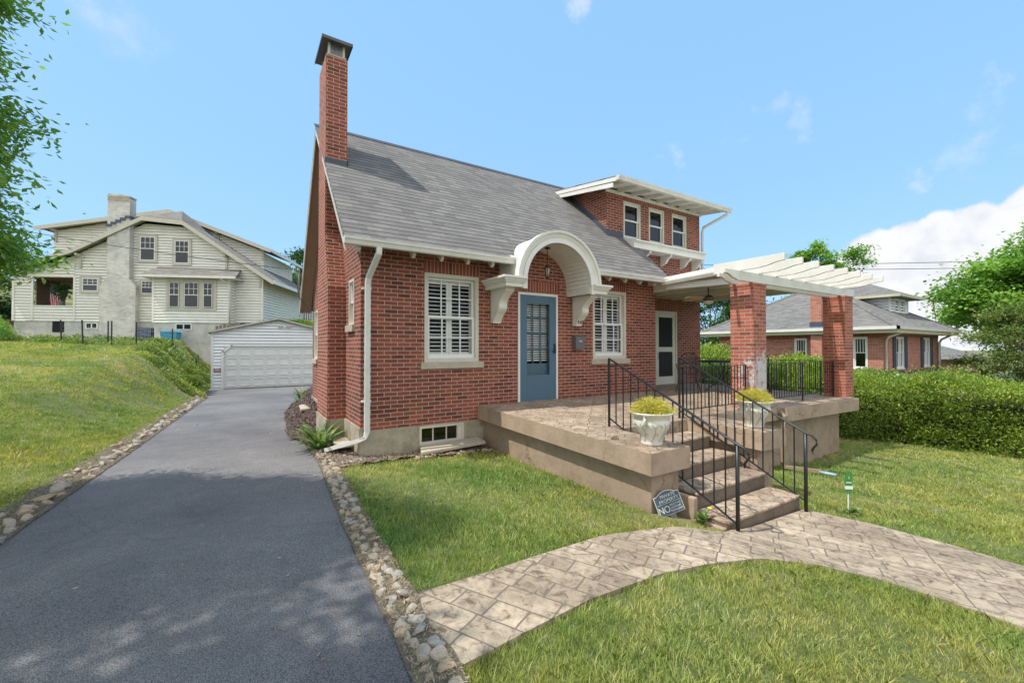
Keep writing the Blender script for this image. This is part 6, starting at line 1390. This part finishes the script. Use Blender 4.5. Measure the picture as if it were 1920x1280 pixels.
for i, (x, y, r, hh, lab) in enumerate(((-3.3, 14.6, .45, .4, 'lowest leafy shrub on the bank, nearest the driveway end'), (-3.6, 15.9, .6, .5, 'rounded leafy shrub midway up the bank'), (-3.25, 17.0, .45, .55, 'leafy shrub against the front corner of the garage'), (-4.9, 18.9, .7, .45, 'spreading leafy shrub at the crest of the bank'))):
    bush('bank_shrub', (x, y, float(ground_h(x, y)) + hh * .35), (r, r, hh), 2600, .085, IVY, lab, 'shrub', 'shrubs on the garage bank', 60 + i)
for i, (x, y, L_, lab) in enumerate(((-4.35, 16.9, .85, 'leftmost tall iris clump at the top of the bank'), (-4.0, 17.5, .7, 'tall iris clump just behind the leftmost one on the bank'), (-3.7, 18.1, .55, 'shortest iris clump nearest the garage on the bank'))):
    rosette('iris', x, y, 26, L_, lab, 'plant', seed=40 + i, w=.06, droop=.18)

# ---------------------------------------------------------------- grass
def frustum(x, y, z, mar=1.12):
    v = np.stack([x - CAM.x, y - CAM.y, z - CAM.z], 1); a = R(32.5); f = v @ np.array([math.sin(a), math.cos(a), 0]); r = v @ np.array([math.cos(a), -math.sin(a), 0])
    return (f > .8) & (np.abs(r) < f * 1.2 * mar + .8) & ((-v[:, 2]) < f * .83 * mar + .2), f
BLK = [np.array([(-.06, -.03), (6.9, -.03), (6.9, .9), (10.1, .9), (10.1, 5.3), (-.4, 5.3), (-.4, 1.1), (-.06, 1.1)]), np.array([(2.1, 0), (2.1, -3.8), (2.6, -3.8), (2.58, -4.37), (4.15, -4.37), (4.15, -3.8), (4.6, -3.82), (4.6, -2.72), (9.7, -2.72), (9.7, 1), (6, 1), (6, 0)]),
       np.array([(-.62, -.5), (-.55, 1.6), (.2, 1.6), (.25, -.25), (2.1, -.25), (2.1, -.42), (1.2, -.5), (.7, -.35), (.1, -.45)]), np.array([(-.84, 1.4), (-.7, 6), (-.2, 9.5), (1, 9.5), (1, 1.4)]), np.array([(2.1, -3.75), (2.6, -3.75), (2.62, -4.12), (2.3, -4.1)])]
def lawn(name, x0, x1, y0, y1, dens, wbase, hgt, seed, cap, per=13):
    lr = np.random.default_rng(seed); nt_ = cap // per; tx = lr.uniform(x0, x1, nt_); ty = lr.uniform(y0, y1, nt_); ok, f = frustum(tx, ty, ground_h(tx, ty))
    area = (x1 - x0) * (y1 - y0); ok &= lr.random(nt_) < np.minimum(1, dens(f) / per * area / nt_)
    wv = np.sin(tx * 1.3 + 2.1 * np.sin(ty * .7)) * np.sin(ty * 1.1 + 1.7 * np.sin(tx * .9)) + .5 * np.sin(tx * 3.7 + ty * 2.9); ok &= ~((wv > 1.15) & (lr.random(nt_) < .35));
    tx, ty, f, wv = tx[ok], ty[ok], f[ok], wv[ok]; nt_ = len(tx); k = np.repeat(np.arange(nt_), per); n = len(k)
    sig = (.016 + .0035 * f)[k]; off = lr.normal(size=(n, 2)) * sig[:, None]; x = tx[k] + off[:, 0]; y = ty[k] + off[:, 1]
    g = ~((x > drive_l(y) - .10 + lr.normal(size=n) * .05) & (x < drive_r(y) + .15 + lr.normal(size=n) * .03)) | (y > 18.6); g &= ~in_poly(x, y, WPOLY)
    for b in BLK: g &= ~in_poly(x, y, b)
    x, y, k, off, sig = x[g], y[g], k[g], off[g], sig[g]; f = f[k]; n = len(x); z = ground_h(x, y); print(name, n)
    big = (lr.random(nt_) ** 3)[k]; h = hgt * lr.uniform(.55, 1.25, n) * (.7 + 1.1 * big) * (1 + .3 * np.sin(x * 2.3 + y) * np.sin(y * 1.9)) * (1 + np.maximum(0, f - 7) * .02); w = wbase * np.maximum(1, f / 3.2) ** .9 * lr.uniform(.7, 1.3, n)
    a = lr.random(n) * 6.283; ov = off / sig[:, None] * .5 + lr.normal(size=(n, 2)) * .45; lx, ly = ov[:, 0] * h * .8, ov[:, 1] * h * .8
    bx = np.stack([np.cos(a) * w * .5, np.sin(a) * w * .5, np.zeros(n)], 1); p = np.stack([x, y, z - .024], 1); h = h + .014
    mid = p + np.stack([lx * .35, ly * .35, h * .6], 1); tip = p + np.stack([lx, ly, h], 1)
    v = np.stack([p - bx, p + bx, mid + bx * .8, tip, mid - bx * .8], 1).reshape(-1, 3)
    me = bpy.data.meshes.new(name); me.vertices.add(5 * n); me.vertices.foreach_set('co', v.ravel()); me.loops.add(5 * n); me.loops.foreach_set('vertex_index', np.arange(5 * n, dtype=np.int32)); me.polygons.add(n); me.polygons.foreach_set('loop_start', np.arange(0, 5 * n, 5, dtype=np.int32)); me.update()
    tt = lr.normal(0, .17, nt_)[k]; at = me.attributes.new('rnd', 'FLOAT', 'FACE'); at.data.foreach_set('value', np.clip(lr.normal(.42, .14, n) + tt + .1 * wv[k], 0, 1).astype(np.float32)); me.materials.append(GRASS)
    o = bpy.data.objects.new(name, me); COL.objects.link(o); tag(o, kind='stuff')
dn = lambda f: np.clip(46000 / np.maximum(f, 1) ** 1.5, 160, 9500)
lawn('front_lawn_grass', -.8, 13.6, -7.2, 0, dn, .0042, .034, 1, 1400000)
lawn('back_right_grass', 9.6, 13, 0, 6, dn, .0045, .06, 2, 30000)
lawn('hill_lawn_grass', -14, -2.9, -5, 14, dn, .0044, .036, 3, 1500000)
lawn('far_hill_lawn_grass', -18, -2.4, 14, 30, lambda f: 320 + 0 * f, .006, .07, 4, 100000)

# loose chips of mulch and bits of dry thatch, countless
def litter(name, poly_or_edge, n, size, mat, seed, asp=.35, up=.035):
    lr = np.random.default_rng(seed)
    if callable(poly_or_edge[0]):
        ef, a, b, y0, y1 = poly_or_edge; y = lr.uniform(y0, y1, n); x = ef(y) + lr.uniform(a, b, n)
    else:
        P_ = np.array(poly_or_edge); x = lr.uniform(P_[:, 0].min(), P_[:, 0].max(), n); y = lr.uniform(P_[:, 1].min(), P_[:, 1].max(), n); g = in_poly(x, y, P_); x, y = x[g], y[g]
    D = unit(lr.normal(size=(len(x), 3)) * np.array([1, 1, .3])); z = np.where(on_drive(x, y), drive_z(y), ground_h(x, y)) + up + lr.random(len(x)) * .02
    tag(leaf_cloud(name, np.stack([x, y, z], 1), D, lr.uniform(.5, 1.4, len(x)) * size, asp, mat, None, up=(0, 0, 1)), kind='stuff')
CHIP = leafmat('bark_chips', [(0, (.05, .032, .025)), (.5, (.13, .085, .065)), (1, (.25, .18, .14))], 0)
STRAW = leafmat('dry_bits', [(0, (.16, .12, .07)), (.5, (.36, .29, .18)), (1, (.52, .44, .30))], .1)
litter('mulch_chips', [(-.84, 2.3), (-.62, 6), (-.2, 8.6), (.4, 9.5), (.6, 6), (.3, 1.2), (-.56, 1.2)], 26000, .05, CHIP, 1, .4, .04)
litter('dry_leaf_litter', [(-.62, -.5), (-.55, 1.6), (.0, 1.6), (.0, -.1), (2.1, -.1), (2.1, -.46), (1.2, -.55), (.7, -.4), (.1, -.5)], 7000, .035, CHIP, 2, .5, .03)
litter('dry_thatch_bits', (drive_r, -.03, .20, -6.5, 1.2), 9000, .03, STRAW, 3, .12, .03)
litter('dry_thatch_bits', (drive_l, -.30, .04, -3, 14), 12000, .035, STRAW, 4, .12, .03)

lr = np.random.default_rng(77); n = 46; y = lr.uniform(-5.5, 8, n); x = drive_l(y) + (drive_r(y) - drive_l(y)) * lr.random(n)
tag(leaf_cloud('fallen_leaf_litter', np.stack([x, y, drive_z(y) + .022], 1), unit(lr.normal(size=(n, 3)) * [1, 1, .15]), .04, .5, STRAW, None, up=(0, 0, 1)), kind='stuff')
